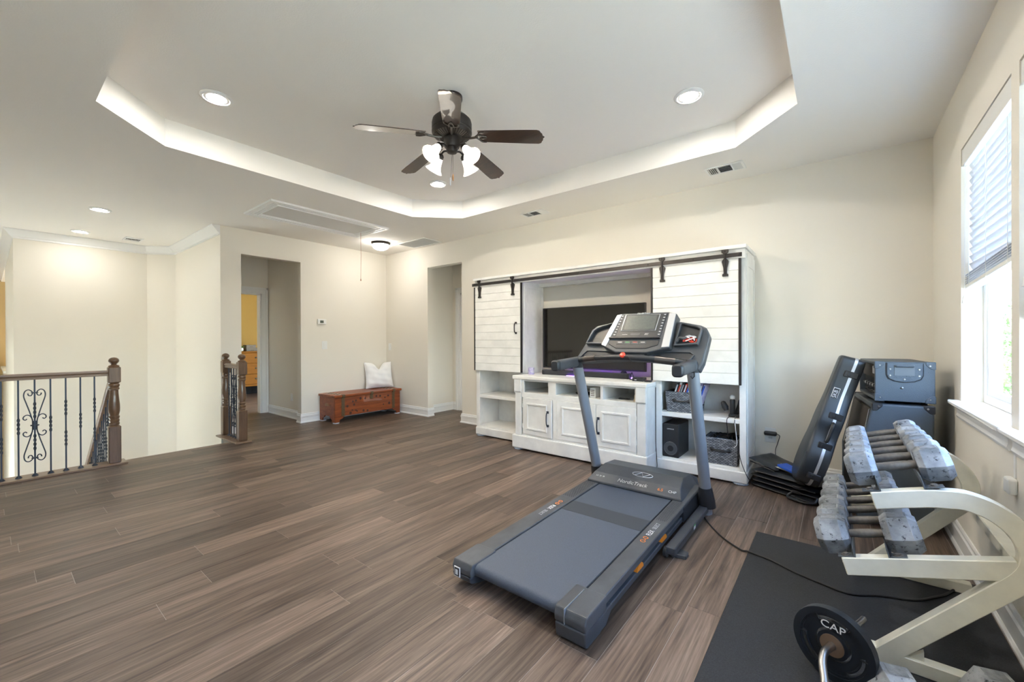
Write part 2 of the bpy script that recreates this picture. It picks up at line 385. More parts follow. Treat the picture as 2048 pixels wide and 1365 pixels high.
# ceiling with octagonal tray
TX0, TX1, TY0, TY1, TC = -4.08, -.20, .428, 3.65, .43
CX0, CX1, CY0, CY1 = -15.2, .75, -2.35, 5.4
octo = [(TX0+TC, TY0), (TX1-TC, TY0), (TX1, TY0+TC), (TX1, TY1-TC), (TX1-TC, TY1), (TX0+TC, TY1), (TX0, TY1-TC), (TX0, TY0+TC)]
cm = M()
cm.box(CX0, TX0, CY0, CY1, H, H+.25); cm.box(TX1, CX1, CY0, CY1, H, H+.25); cm.box(TX0, TX1, CY0, TY0, H, H+.25); cm.box(TX0, TX1, TY1, CY1, H, H+.25)
for a, b, c in (((TX0, TY0), octo[7], octo[0]), ((TX1, TY0), octo[1], octo[2]), ((TX1, TY1), octo[3], octo[4]), ((TX0, TY1), octo[5], octo[6])): cm.prism([a, b, c], 'z', H, H+.25)
cm.prism([(TX0-.02, TY0-.02), (TX1+.02, TY0-.02), (TX1+.02, TY1+.02), (TX0-.02, TY1+.02)], 'z', HT, HT+.1)
ceil = struct('ceiling', cm, m_ceil, 'off-white textured ceiling with an octagonal tray', 'ceiling')

# walls
T = .115
o2 = (-5.183, -4.41, 2.40); o1 = (2.117, 2.902, 2.403)
struct('wall_back', M().box(XL-T, o2[0], YW, YW+T, 0, H).box(o2[1], XR+.16, YW, YW+T, 0, H).box(o2[0], o2[1], YW, YW+T, o2[2], H), m_wall, 'long beige wall behind the media cabinets', 'wall')
struct('wall_left', M().box(XL-T, XL, 1.88, o1[0], -2.9, H).box(XL-T, XL, o1[1], YW, 0, H).box(XL-T, XL, o1[0], o1[1], o1[2], H), m_wall, 'beige wall with the hallway opening and thermostat', 'wall')
WZ0, WZ1 = .866, 2.326
wins = [(2.62, 3.505), (1.64, 2.525), (.66, 1.545), (-.95, -.06)]  # last two openings are unseen, added to let daylight in
wr = M(); RO = XR+.16; yy = -2.2
for a, b in sorted(wins): wr.box(XR, RO, yy, a, -.3, H); wr.box(XR, RO, a, b, -.3, WZ0); wr.box(XR, RO, a, b, WZ1, H); yy = b
wr.box(XR, RO, yy, YW+T, -.3, H)
struct('wall_right', wr, m_wall, 'beige window wall behind the dumbbell rack', 'wall')
FX0, FX1, FZ0, FZ1 = -10.3, -7.7, -2.6, -.8
struct('wall_front', M().box(-15.2, FX0, -2.35, -2.2, -3, H).box(FX1, RO, -2.35, -2.2, -3, H).box(FX0, FX1, -2.35, -2.2, -3, FZ0).box(FX0, FX1, -2.35, -2.2, FZ1, H), m_wall, 'beige wall behind the camera', 'wall')
struct('wall_stair_side', M().box(-8.36, XL-T, 1.88, 1.995, -2.9, H), m_wall, 'beige stairwell wall running away beside the hallway', 'wall')
struct('wall_stair_angled', M().prism([(-8.36, 1.88), (-8.36, 2.0), (-8.78, 2.0), (-8.78, 1.585), (-8.66, 1.585)], 'z', -2.9, H), m_wall, 'narrow angled beige wall in the stairwell corner', 'wall')
struct('wall_stair_far', M().box(-8.78, -8.66, .335, 1.585, -2.9, H), m_wall, 'tall beige wall at the back of the stairwell', 'wall')
struct('wall_landing', M().box(-12.6, -8.66, .22, .335, -2.9, H).box(-15.2, -12.6, .22, .335, -2.9, .64).box(-15.2, -12.6, .22, .335, 2.62, H), m_wall, 'beige wall receding left of the stairwell with an opening', 'wall')
struct('wall_landing_room', M().box(-15.2, -12.2, 1.2, 1.3, -.2, H).box(-15.25, -15.15, -2.3, 1.3, -2.9, H), mat('landing_warm', (.48, .35, .17), .9), 'warm tan wall seen through the far landing opening', 'wall')
struct('trim_1', M().box(-15.2, -12.58, .19, .36, .63, .67), m_trim, 'white ledge under the far landing opening', 'trim')
struct('wall_stair_front', M().box(-5.81, -5.60, -2.2, 1.9, -2.9, -.3).box(-5.83, -5.81, -2.2, 1.9, -2.9, -.02), m_wall, 'wall face below the upper floor edge', 'wall')
struct('wall_stair_return', M().box(-6.3, -5.81, 1.90, 1.99, -2.9, -.302), m_wall, 'white wall face under the short railing', 'wall')
# hall behind the left opening, bedroom behind it
struct('wall_hall_side', M().box(-7.84, XL-T, 3.0, 3.1, 0, H), m_wall, 'shadowed hallway wall with an outlet', 'wall')
dr = (2.10, 2.893, 2.035)
struct('wall_hall_end', M().box(-7.84, -7.72, 1.99, dr[0], 0, H).box(-7.84, -7.72, dr[1], 3.1, 0, H).box(-7.84, -7.72, dr[0], dr[1], dr[2], H), m_wall, 'hallway end wall around the bedroom doorway', 'wall')
bw = M().box(-11.0, -10.85, 1.9, 5.3, 0, H).box(-10.85, -7.84, 5.1, 5.25, 0, H).box(-10.85, -8.78, 1.89, 2.0, 0, H)
struct('wall_bedroom', bw, m_yellow, 'golden yellow bedroom wall behind the dresser', 'wall')
# hall behind the back opening
struct('wall_back_hall_side', M().box(-5.50, -5.38, YW+T, 5.25, 0, H), m_wall, 'shadowed side wall inside the back opening', 'wall')
struct('wall_back_hall_end', M().box(-5.38, -5.18, 5.13, 5.25, 0, H).box(-5.18, -4.36, 5.13, 5.25, 2.045, H).box(-4.36, -3.6, 5.13, 5.25, 0, H).box(-3.72, -3.6, YW+T, 5.13, 0, H), m_wall, 'end wall of the short back hallway', 'wall')

fw = thing('window_5', 'added unseen foyer window that lets daylight into the stairwell', 'window', ((FX0+FX1)/2, -2.3, FZ0), kind='structure')  # unseen window, added for daylight in the stairwell
M().frame([(FX0, FZ0), (FX1, FZ0), (FX1, FZ1), (FX0, FZ1)], [(FX0+.06, FZ0+.06), (FX1-.06, FZ0+.06), (FX1-.06, FZ1-.06), (FX0+.06, FZ1-.06)], 'y', -2.33, -2.22).build('window_frame', m_trim, fw)
M().box((FX0+FX1)/2-.03, (FX0+FX1)/2+.03, -2.31, -2.24, FZ0+.06, FZ1-.06).build('mullion', m_trim, fw)
M().box(FX0+.06, FX1-.06, -2.279, -2.275, FZ0+.06, FZ1-.06).build('pane', m_glass, fw)
# stairs (descend away from the floor edge)
st = M()
for i in range(14): st.box(-5.83-.27*(i+1), -5.83-.27*i, .84, 1.88, -2.9, -.19*(i+1))
struct('stairs', st, m_oakh, 'stairs going down from the floor edge', 'stairs')

# baseboards
bprof = [(0, 0), (.024, 0), (.024, .012), (.018, .022), (.014, .024), (.014, .078), (.0175, .084), (.0175, .108), (.011, .116), (.011, .13), (.006, .138), (0, .138)]
def base(name, label, *paths):
    m = M()
    for p in paths: addm(m, mould(p, bprof))
    struct(name, m, m_trim, label, 'baseboard', smooth=30)
base('baseboard_left', 'white baseboard along the hallway-opening wall', [(XL-T, o1[1]), (XL, o1[1]), (XL, YW), (o2[0], YW), (o2[0], YW+T)][::-1], [(XL, 1.92), (XL, o1[0]), (XL-T, o1[0])][::-1])
base('baseboard_back', 'white baseboard behind the media cabinets', [(o2[1], YW+T), (o2[1], YW), (XR, YW)][::-1])
base('baseboard_right', 'white baseboard under the windows behind the dumbbell rack', [(XR, YW), (XR, -2.2)][::-1])
base('baseboard_hall', 'white baseboard in the shadowed hallway', [(-7.72, 2.99), (-7.72, 3.0), (XL-T, 3.0)][::-1])
base('baseboard_back_hall', 'white baseboard inside the back opening', [(-5.38, YW+T), (-5.38, 5.13), (-5.275, 5.13)][::-1])
# crown along the stairwell
cprof = [(0, H), (.088, H), (.088, H-.014), (.074, H-.03), (.05, H-.058), (.03, H-.088), (.014, H-.098), (.014, H-.118), (0, H-.12)]
struct('trim_2', mould([(XL, 1.88), (-8.36, 1.88), (-8.66, 1.585), (-8.66, .22), (-15.2, .22)], cprof), m_trim, 'white crown moulding around the stairwell', 'crown moulding', smooth=30)

# door casings
def casing(name, label, ax, plane, a0, a1, zt, wd=.10, th=.018, side=1, jamb=.12):
    m = M()
    def seg(u0, u1, z0, z1, t):
        if ax == 'x': m.box(plane, plane+side*t, u0, u1, z0, z1)
        else: m.box(u0, u1, plane, plane+side*t, z0, z1)
    for u0, u1 in ((a0-wd, a0), (a1, a1+wd)):
        seg(u0, u1, 0, zt+wd, th); q = .035; seg(u0 if u0 < a0 else u1-q, u0+q if u0 < a0 else u1, 0, zt+wd, th+.012)
    seg(a0, a1, zt, zt+wd, th); seg(a0-wd, a1+wd, zt+wd-.035, zt+wd, th+.012)
    if ax == 'x': m.box(plane-side*jamb, plane, a0-.005, a0+.02, 0, zt); m.box(plane-side*jamb, plane, a1-.02, a1+.005, 0, zt); m.box(plane-side*jamb, plane, a0, a1, zt-.02, zt+.005)
    else: m.box(a0-.005, a0+.02, plane-side*jamb, plane, 0, zt); m.box(a1-.02, a1+.005, plane-side*jamb, plane, 0, zt); m.box(a0, a1, plane-side*jamb, plane, zt-.02, zt+.005)
    return struct(name, m, m_trim, label, 'door frame')
casing('door_1', 'white door casing of the yellow bedroom doorway', 'x', -7.72, dr[0], dr[1], dr[2])
casing('door_2', 'white door casing in the back hallway', 'y', 5.13, -5.18, -4.36, 2.045, side=-1)
d2 = thing('door_3', 'closed white panel door in the back hallway', 'door', (-4.77, 5.16, 0), kind='structure')
M().box(-5.16, -4.38, 5.15, 5.19, .008, 2.025).build('slab', m_trim, d2, bev=.003)
for z0, z1 in ((.2, .95), (1.1, 1.85)): M().box(-5.05, -4.8, 5.146, 5.152, z0, z1).box(-4.74, -4.49, 5.146, 5.152, z0, z1).build('raised_panel', m_trim, d2, bev=.003)
M().lathe([(.012, 0), (.012, .03), (.028, .04), (.028, .06), (.01, .07)], 14, (-4.44, 5.15, .95), (0, -1, 0)).build('knob', m_silverb, d2, smooth=True)

# windows in the right wall
def window(i, a, b):
    wn = thing('window_%d' % i, ['white vinyl window nearest the amplifier corner', 'white vinyl window at the right picture edge', 'added unseen window beside the camera that lets in daylight', 'added unseen window behind the camera that lets in daylight'][i-1], 'window', (XR+.1, (a+b)/2, WZ0), kind='structure')
    x0, x1 = XR+.088, XR+.135; q = .045
    M().frame([(a, WZ0), (b, WZ0), (b, WZ1), (a, WZ1)], [(a+q, WZ0+q), (b-q, WZ0+q), (b-q, WZ1-q), (a+q, WZ1-q)], 'x', x0, x1).build('window_frame', m_vinyl, wn, bev=.004)
    zm = (WZ0+WZ1)/2
    for nm, z0, z1, dx in (('lower_sash', WZ0+q, zm+.03, 0), ('upper_sash', zm-.005, WZ1-q, .02)):
        s = M().frame([(a+q, z0), (b-q, z0), (b-q, z1), (a+q, z1)], [(a+q+.035, z0+.035), (b-q-.035, z0+.035), (b-q-.035, z1-.035), (a+q+.035, z1-.035)], 'x', x0+.006+dx, x0+.026+dx).build(nm, m_vinyl, wn, bev=.003)
        M().box(x0+.014+dx, x0+.018+dx, a+q+.03, b-q-.03, z0+.03, z1-.03).build('pane', m_glass, s)
    sl = M().box(XR-.05, XR+.09, a, b, WZ0-.022, WZ0+.001); sl.box(XR-.05, XR, a-.045, a, WZ0-.022, WZ0+.001).box(XR-.05, XR, b, b+.045, WZ0-.022, WZ0+.001)
    sl.build('window_sill', m_trim, wn, bev=.006, seg=2)
    addm(M(), mould([(XR, b+.02), (XR, a-.02)][::-1], [(0, WZ0-.10), (.012, WZ0-.10), (.018, WZ0-.085), (.014, WZ0-.07), (.014, WZ0-.05), (.03, WZ0-.03), (.03, WZ0-.022), (0, WZ0-.022)])).build('apron', m_trim, wn)
for i, (a, b) in enumerate(wins): window(i+1, a, b)
def blind(a, b, label, zb, tilt):
    t = thing('window_blind', label, 'blind', (XR+.04, (a+b)/2, WZ1), group='white slatted blinds in the window wall')
    M().box(XR+.004, XR+.012, a+.004, b-.004, WZ1-.10, WZ1-.004).box(XR+.004, XR+.066, a+.004, a+.012, WZ1-.10, WZ1-.004).box(XR+.004, XR+.066, b-.012, b-.004, WZ1-.10, WZ1-.004).build('valance', m_white, t, bev=.003)
    M().box(XR+.016, XR+.062, a+.014, b-.014, WZ1-.05, WZ1-.006).build('head_rail', m_white, t)
    z = WZ1-.125; xc = XR+.040
    while z > zb+.11:
        m = M(); m.T = Matrix.Translation((xc, 0, z)) @ Matrix.Rotation(rad(69), 4, 'Y'); m.box(-.025, .025, a+.012, b-.012, -.0013, .0013); m.build('slat', m_blind, t); z -= .0435
    k = tilt
    for j in range(5):
        m = M(); zz = zb+.03+j*.012; m.add([(xc-.026, a+.012, zz+k), (xc+.026, a+.012, zz+k), (xc+.026, b-.012, zz), (xc-.026, b-.012, zz), (xc-.026, a+.012, zz+k+.003), (xc+.026, a+.012, zz+k+.003), (xc+.026, b-.012, zz+.003), (xc-.026, b-.012, zz+.003)], [(0, 3, 2, 1), (4, 5, 6, 7), (0, 1, 5, 4), (1, 2, 6, 5), (2, 3, 7, 6), (3, 0, 4, 7)]); m.build('slat', m_blind, t)
    m = M(); m.add([(xc-.028, a+.010, zb+k), (xc+.028, a+.010, zb+k), (xc+.028, b-.010, zb), (xc-.028, b-.010, zb), (xc-.028, a+.010, zb+k+.022), (xc+.028, a+.010, zb+k+.022), (xc+.028, b-.010, zb+.022), (xc-.028, b-.010, zb+.022)], [(0, 3, 2, 1), (4, 5, 6, 7), (0, 1, 5, 4), (1, 2, 6, 5), (2, 3, 7, 6), (3, 0, 4, 7)]); m.build('bottom_rail', m_white, t, bev=.003)
    for f in (.12, .5, .88): M().tube([(xc-.028, a+(b-a)*f, WZ1-.06), (xc-.028, a+(b-a)*f, zb+.01)], .0012, 5).build('ladder_cord', m_white, t)
    M().tube([(XR+.006, b-.06, WZ1-.06), (XR+.004, b-.06, 1.47)], .0014, 5).build('pull_cord', m_white, t)
    M().lathe([(.004, .045), (.009, .03), (.012, 0), (.006, -.002)], 10, (XR+.004, b-.06, 1.43)).build('tassel', m_white, t, smooth=True)
    return t
blind(2.62, 3.505, 'white faux-wood blind half raised in the window nearest the amplifiers', 1.515, .045)
blind(1.64, 2.525, 'white faux-wood blind at the right picture edge', 1.30, 0)
# ================================================================== ceiling fixtures
def recessed(x, y, z, label, ml=None):
    t = thing('recessed_light', label, 'ceiling light', (x, y, z), group='round recessed ceiling lights')
    M().lathe([(.076, 0), (.098, 0), (.100, -.004), (.094, -.010), (.080, -.012), (.076, -.008)], 32, (x, y, z)).build('trim_ring', m_white, t, smooth=True)
    M().lathe([(.076, -.002), (.076, -.006), (.060, -.008), (.035, -.010), (.004, -.010)], 28, (x, y, z)).build('lens', ml or m_led, t, smooth=True)
m_led = emit_mat('led_lens', NEUT, E_RECESS); m_led2 = emit_mat('led_lens_stair', NEUT, E_STAIR)
m_flushglass = emit_mat('flush_glass', NEUT, E_FLUSH)
m_shade = mat('fan_shade_glass', (.80, .76, .68), .5, emis=((1.0, .92, .80), .5)); m_bulb = emit_mat('fan_bulb', (1.0, .88, .70), E_FAN)
recessed(-3.449, 1.012, HT, 'recessed light in the tray, left of the ceiling fan')
recessed(-.823, 3.078, HT, 'recessed light in the tray, right of the ceiling fan')
recessed(-3.449, 3.075, HT, 'recessed light in the tray directly below the fan in the picture')
recessed(-.823, 1.012, HT, 'recessed light in the tray corner above the camera')
recessed(-6.608, .804, H, 'nearer recessed light over the stairwell', m_led2)
recessed(-8.132, .797, H, 'farther recessed light over the stairwell by the crown moulding', m_led2)
recessed(-11.4, -.75, H, 'added unseen recessed light that brightens the far landing', m_led2)  # unseen lamp, added to brighten the dark landing wall

fl = thing('flush_light', 'small glass dome light with grey rim near the wall corner', 'ceiling light', (-5.53, 3.76, H))
M().lathe([(.135, 0), (.14, -.012), (.132, -.035), (.118, -.04)], 32, (-5.53, 3.76, H)).build('metal_rim', m_silverb, fl, smooth=True)
M().lathe([(.125, -.036), (.122, -.06), (.10, -.09), (.06, -.112), (.005, -.12)], 28, (-5.53, 3.76, H)).build('glass_dome', m_flushglass, fl, smooth=True)

def register(x0, x1, y0, y1, label):
    t = thing('ceiling_vent', label, 'vent', ((x0+x1)/2, (y0+y1)/2, H), group='white ceiling registers')
    q = .02; z = H
    M().frame([(x0, y0), (x1, y0), (x1, y1), (x0, y1)], [(x0+q, y0+q), (x1-q, y0+q), (x1-q, y1-q), (x0+q, y1-q)], 'z', z, z-.008).build('frame', m_white, t, bev=.002)
    M().box(x0+q, x1-q, y0+q, y1-q, z-.0015, z-.0005).build('duct_backing', mat_duct, t)  # dark sheet painted as the shade inside the duct
    w = (x1-x0-2*q)
    for f in (.30, .72): M().box(x0+q+w*f-.006, x0+q+w*f+.006, y0+q, y1-q, z-.008, z-.001).build('divider', m_white, t)
    for f0, f1, n in ((0, .28, 5), (.74, 1, 5)):
        for i in range(n):
            xx = x0+q+w*(f0+(f1-f0)*(i+.5)/n); m = M(); m.T = Matrix.Translation((xx, 0, z-.005)) @ Matrix.Rotation(rad(38 if f0 < .5 else -38), 4, 'Y'); m.box(-.0075, .0075, y0+q, y1-q, -.0008, .0008); m.build('fin', m_white, t)
    for i in range(4):
        yy = y0+q+(y1-y0-2*q)*(i+.5)/4; m = M(); m.T = Matrix.Translation((0, yy, z-.005)) @ Matrix.Rotation(rad(40), 4, 'X'); m.box(x0+q+w*.32, x0+q+w*.70, -.010, .010, -.0008, .0008); m.build('fin', mat_fin, t)
mat_duct = mat('duct_shade_grey', (.06, .06, .058), .8)
mat_fin = mat('vent_fin_grey', (.45, .46, .45), .5)
register(-.93, -.625, 3.94, 4.13, 'slotted white ceiling vent right of the tray, above the barn doors')
register(-2.985, -2.665, 3.955, 4.12, 'slotted white ceiling vent behind the tray, left of the other one')
register(-8.30, -8.02, 1.24, 1.44, 'small slotted ceiling vent over the stairwell')
rg = thing('return_grille', 'wide white return-air grille beside the dome light', 'vent', (-5.08, 4.14, H))
M().frame([(-5.41, 3.965), (-4.76, 3.965), (-4.76, 4.315), (-5.41, 4.315)], [(-5.385, 3.99), (-4.785, 3.99), (-4.785, 4.29), (-5.385, 4.29)], 'z', H, H-.01).build('frame', m_white, rg, bev=.002)
M().box(-5.385, -4.785, 3.99, 4.29, H-.002, H-.001).build('duct_backing', m_white, rg)  # plain white backing sheet behind the fins
for i in range(22):
    m = M(); m.T = Matrix.Translation((-5.372+i*.0274, 0, H-.006)) @ Matrix.Rotation(rad(18), 4, 'Y'); m.box(-.0065, .0065, 3.99, 4.29, -.0008, .0008); m.build('fin', m_white, rg)

at = thing('attic_hatch', 'white framed attic ladder hatch in the ceiling', 'hatch', (-5.09, 2.6, H))
ax0, ax1, ay0, ay1 = -5.47, -4.715, 1.87, 3.332
def rc(q): return [(ax0+q, ay0+q), (ax1-q, ay0+q), (ax1-q, ay1-q), (ax0+q, ay1-q)]
m = M().frame(rc(0), rc(.03), 'z', H, H-.022); m.frame(rc(.03), rc(.055), 'z', H, H-.014); m.frame(rc(.055), rc(.075), 'z', H, H-.020); m.build('outer_frame', m_trim, at)
m = M().frame(rc(.085), rc(.13), 'z', H, H-.016); m.frame(rc(.105), rc(.12), 'z', H, H-.026); m.build('panel_moulding', m_trim, at)
M().prism(rc(.12), 'z', H-.001, H-.008).build('panel', mat('hatch_panel', (.66, .645, .62), .7), at)
pc = thing('pull_cord', 'thin reddish pull cord hanging from the attic hatch', 'cord', (-5.19, 3.21, H-.01))
M().tube([(-5.19, 3.21, H-.01), (-5.19, 3.215, 2.4), (-5.19, 3.21, 2.09)], .0022, 6).build('string', mat('cord_red', (.45, .17, .12), .7), pc)
M().lathe([(.003, .03), (.007, .015), (.007, 0), (.002, -.003)], 8, (-5.19, 3.21, 2.06)).build('knob', mat('cord_knob', (.5, .22, .15), .5), pc, smooth=True)

# ceiling fan
fx, fy = -2.14, 2.04
fan = thing('ceiling_fan', 'dark bronze five-blade ceiling fan with four glass shades', 'ceiling fan', (fx, fy, HT))
fc = (fx, fy, 0)
M().lathe([(.075, HT), (.075, HT-.02), (.06, HT-.05), (.03, HT-.075), (.016, HT-.08), (.016, 2.81)], 24, fc).build('canopy', m_bronze, fan, smooth=True)
hs = M().lathe([(.02, 2.775), (.07, 2.77), (.115, 2.755), (.135, 2.735), (.140, 2.715), (.140, 2.672), (.135, 2.665), (.141, 2.660), (.141, 2.648), (.128, 2.630), (.09, 2.617), (.05, 2.612)], 36, (fx, fy, .046)).build('motor_housing', m_bronze, fan, smooth=30)
for i in range(40):
    a = 2*PI*i/40; ca, sa = math.cos(a), math.sin(a)
    m = M(); m.T = Matrix.Translation((fx, fy, .046)) @ Matrix.Rotation(a, 4, 'Z'); m.add([(.085, -.0035, 2.612), (.128, -.0045, 2.628), (.128, .0045, 2.628), (.085, .0035, 2.612), (.085, -.0035, 2.616), (.128, -.0045, 2.632), (.128, .0045, 2.632), (.085, .0035, 2.616)], [(0, 1, 2, 3), (7, 6, 5, 4), (0, 4, 5, 1), (1, 5, 6, 2), (2, 6, 7, 3), (3, 7, 4, 0)]); m.build('vent_rib', m_silverb, hs)
M().lathe([(.055, 2.615), (.058, 2.60), (.056, 2.545), (.050, 2.535), (.040, 2.532), (.040, 2.515), (.034, 2.500), (.012, 2.494)], 24, (fx, fy, .058)).build('switch_housing', m_bronze, fan, smooth=30)
zb = 2.676
for k in range(5):
    a = rad(-44.8+72*k); Tm = Matrix.Translation((fx, fy, 0)) @ Matrix.Rotation(a, 4, 'Z')
    pitch = Matrix.Translation((0, 0, zb)) @ Matrix.Rotation(rad(6.2), 4, 'Y') @ Matrix.Rotation(rad(-12), 4, 'X')
    prof = [(.20, -.056), (.30, -.060), (.55, -.067), (.615, -.067), (.632, -.060), (.640, -.042), (.648, -.030), (.650, -.012), (.662, 0), (.650, .012), (.648, .030), (.640, .042), (.632, .060), (.615, .067), (.55, .067), (.30, .060), (.20, .056)]
    m = M(); m.T = Tm @ pitch; m.prism(prof, 'z', -.003, .003); m.build('blade', m_blade, fan, bev=.0015)
    m = M(); m.T = Tm
    m.tube(cat_spline([(.075, 0, 2.655), (.12, 0, 2.648), (.16, .0, 2.648), (.19, .0, zb-.026)]), .008, 8)
    m.T = Tm @ pitch
    for s in (-1, 1):
        m.tube(cat_spline([(.17, 0, -.006), (.195, s*.022, -.007), (.215, s*.046, -.007), (.245, s*.048, -.007)]), .0055, 7)
        m.tube(cat_spline([(.195, s*.020, -.007), (.225, s*.012, -.007), (.255, s*.002, -.007)]), .0045, 7)
    m.build('blade_iron', m_silverb, fan, smooth=True)
for k in range(4):
    a = rad(-44.8+45+90*k); d = Vector((math.cos(a), math.sin(a), 0)); c0 = Vector((fx, fy, 0))
    p = [c0+d*.045+Vector((0, 0, 2.58)), c0+d*.075+Vector((0, 0, 2.590)), c0+d*.10+Vector((0, 0, 2.585)), c0+d*.112+Vector((0, 0, 2.572))]
    arm = M().tube(cat_spline(p), .0065, 8); dn = (d*.66+Vector((0, 0, -.75))).normalized(); b0 = p[-1]
    arm.lathe([(.012, -.008), (.024, .004), (.026, .022), (.022, .026)], 16, b0, dn); arm.build('light_arm', m_bronze, fan, smooth=True)
    M().lathe([(.021, .018), (.026, .032), (.030, .055), (.036, .08), (.047, .103), (.062, .120), (.064, .124), (.058, .120), (.044, .100), (.030, .07)], 20, b0, dn).build('glass_shade', m_shade, fan, smooth=True)
    M().lathe([(.010, .035), (.018, .055), (.023, .075), (.020, .092), (.008, .101), (.001, .103)], 14, b0, dn).build('bulb', m_bulb, fan, smooth=True)
M().tube([(fx+.01, fy, 2.56), (fx+.01, fy, 2.385)], .0013, 5).build('pull_chain', m_brass, fan)
M().lathe([(.002, .03), (.006, .012), (.006, -.005), (.003, -.018)], 10, (fx+.01, fy, 2.375)).build('pull_fob', mat('fob_wood', (.45, .22, .08), .4), fan, smooth=True)
M().tube([(fx-.02, fy+.02, 2.56), (fx-.035, fy+.018, 2.385)], .0012, 5).build('pull_chain', m_silverb, fan)
M().lathe([(.004, .03), (.0055, .02), (.0055, -.02), (.003, -.026)], 10, (fx-.037, fy+.018, 2.365)).build('pull_fob', m_silver, fan, smooth=True)

# ================================================================== railings
def baluster_mesh(m, x, y, z0, z1, zones):
    """square iron bar with twisted zones"""
    zs = [z0]; r = .0078
    rings = []
    def ring(z, rr, ph): rings.append([(x+rr*math.cos(ph+PI/4+PI/2*j), y+rr*math.sin(ph+PI/4+PI/2*j), z) for j in range(4)])
    ring(z0, r, 0)
    for zc in sorted(zones):
        L = .15; a = zc-L/2; ring(a, r, 0)
        for i in range(1, 17):
            t = i/16; ring(a+L*t, r*(1+.28*abs(math.sin(4*PI*t))), PI*2*t)
        ring(a+L+.001, r, 0)
    ring(z1, r, 0)
    m.loft(rings)
def shoe(m, x, y, z): m.lathe([(.021, 0), (.021, .006), (.014, .014), (.010, .020)], 10, (x, y, z))
SC1 = [(.014, .525), (.030, .60), (.050, .68), (.064, .742), (.058, .784), (.038, .80), (.018, .786), (.013, .765), (.022, .746), (.036, .750), (.040, .768)]
SC2 = [(.013, .485), (.015, .53), (.026, .562), (.046, .574), (.064, .562), (.068, .542), (.056, .530), (.046, .540)]
def scroll(m, c, ax):
    for P in (SC1, SC2):
        for sy in (1, -1):
            for sz in (1, -1):
                q = []
                for a, z in P:
                    zz = z if sz > 0 else .954-z
                    q.append((c[0]+(sy*a if ax == 'x' else 0), c[1]+(sy*a if ax == 'y' else 0), zz))
                m.tube(cat_spline(q, 5), .0042, 6)
    for z, h, r in ((.437, .08, .016), (.472, .010, .027), (.768, .008, .022), (.178, .008, .022)): m.lathe([(r, 0), (r, h)], 10, (c[0], c[1], z))
def newel(par, x, y, z0=.02):
    s = .046
    o = M().box(x-s, x+s, y-s, y+s, z0, .385).build('newel_post', m_oak, par, bev=.006)
    M().box(x-s, x+s, y-s, y+s, .82, .975).build('newel_block', m_oak, o, bev=.006)
    pr = [(.044, .383), (.034, .393), (.041, .40), (.041, .415), (.036, .422), (.041, .432), (.041, .448), (.036, .455), (.042, .468), (.042, .482), (.036, .49), (.038, .50), (.044, .53), (.045, .56), (.044, .60), (.038, .66), (.034, .71), (.033, .745), (.042, .752), (.042, .765), (.036, .772), (.043, .785), (.043, .80), (.036, .81), (.044, .822)]
    M().lathe(pr, 22, (x, y, 0)).build('turned_shaft', m_oak, o, smooth=35)
    M().lathe([(.040, .972), (.043, .985), (.036, .992), (.022, .998), (.020, 1.004), (.030, 1.014), (.040, 1.030), (.041, 1.040), (.036, 1.056), (.022, 1.068), (.004, 1.073)], 22, (x, y, 0)).build('ball_finial', m_oak, o, smooth=50)
rx = -5.70
r1 = thing('balcony_railing', 'long iron baluster railing with oak handrail at left', 'railing', (rx, 0, 0))
M().box(-5.815, -5.612, -1.55, .875, 0, .02).build('base_plate', m_oakh, r1, bev=.005)
newel(r1, rx, .785)
hp = [(-.030, -.055), (.030, -.055), (.030, -.040), (.024, -.034), (.032, -.020), (.030, -.006), (.016, 0), (-.016, 0), (-.030, -.006), (-.032, -.020), (-.024, -.034), (-.030, -.040)]
M().prism([(rx+a, .945+b) for a, b in hp], 'y', -1.55, .745).build('handrail', m_oakh, r1, bev=.002)
kinds = ['d', 's', 'd', 's', 'c', 's', 'd', 's', 'c', 's', 'd', 's', 'd', 's', 'c', 's', 'd', 's', 'd', 's', 'c', 's', 'd']
for i, kd in enumerate(kinds):
    y = .6464-.0957*i
    m = M(); baluster_mesh(m, rx, y, .02, .895, [.477] if kd == 's' else [.613, .325]); shoe(m, rx, y, .02)
    if kd == 'c': scroll(m, (rx, y, 0), 'y')
    m.build('scroll_baluster' if kd == 'c' else 'baluster', m_iron, r1, smooth=30 if kd == 'c' else False)
r2 = thing('short_railing', 'short iron baluster railing between two oak newel posts by the hallway', 'railing', (-5.97, 1.916, 0))
M().box(-6.295, -5.59, 1.815, 1.99, 0, .02).build('base_plate', m_oakh, r2, bev=.005)
newel(r2, rx, 1.917); newel(r2, -6.245, 1.917)
M().prism([(1.917+a, .945+b) for a, b in hp], 'x', -6.2, -5.745).build('handrail', mat('rail_oak_x', (.19, .12, .075), .35, noise=(6, (.8, 8, 8), .3), coat=.3), r2, bev=.002)
for i, kd in enumerate(['s', 'd', 'c', 's', 'd']):
    x = -5.80-.083*i; m = M(); baluster_mesh(m, x, 1.917, .02, .895, [.477] if kd == 's' else [.613, .325]); shoe(m, x, 1.917, .02)
    if kd == 'c': scroll(m, (x, 1.917, 0), 'x')
    m.build('scroll_baluster' if kd == 'c' else 'baluster', m_iron, r2, smooth=30 if kd == 'c' else False)
r3 = thing('stair_railing', 'iron baluster railing sloping down the stairs behind the left newel', 'railing', (-5.75, .785, 0))
sl = -.19/.27
m = M(); m.sweep([(-5.745, .785, .86), (-5.745-2.2, .785, .86+2.2*sl)], (0, 1, 0), .06, .055); m.build('handrail', m_oakh, r3, bev=.008)
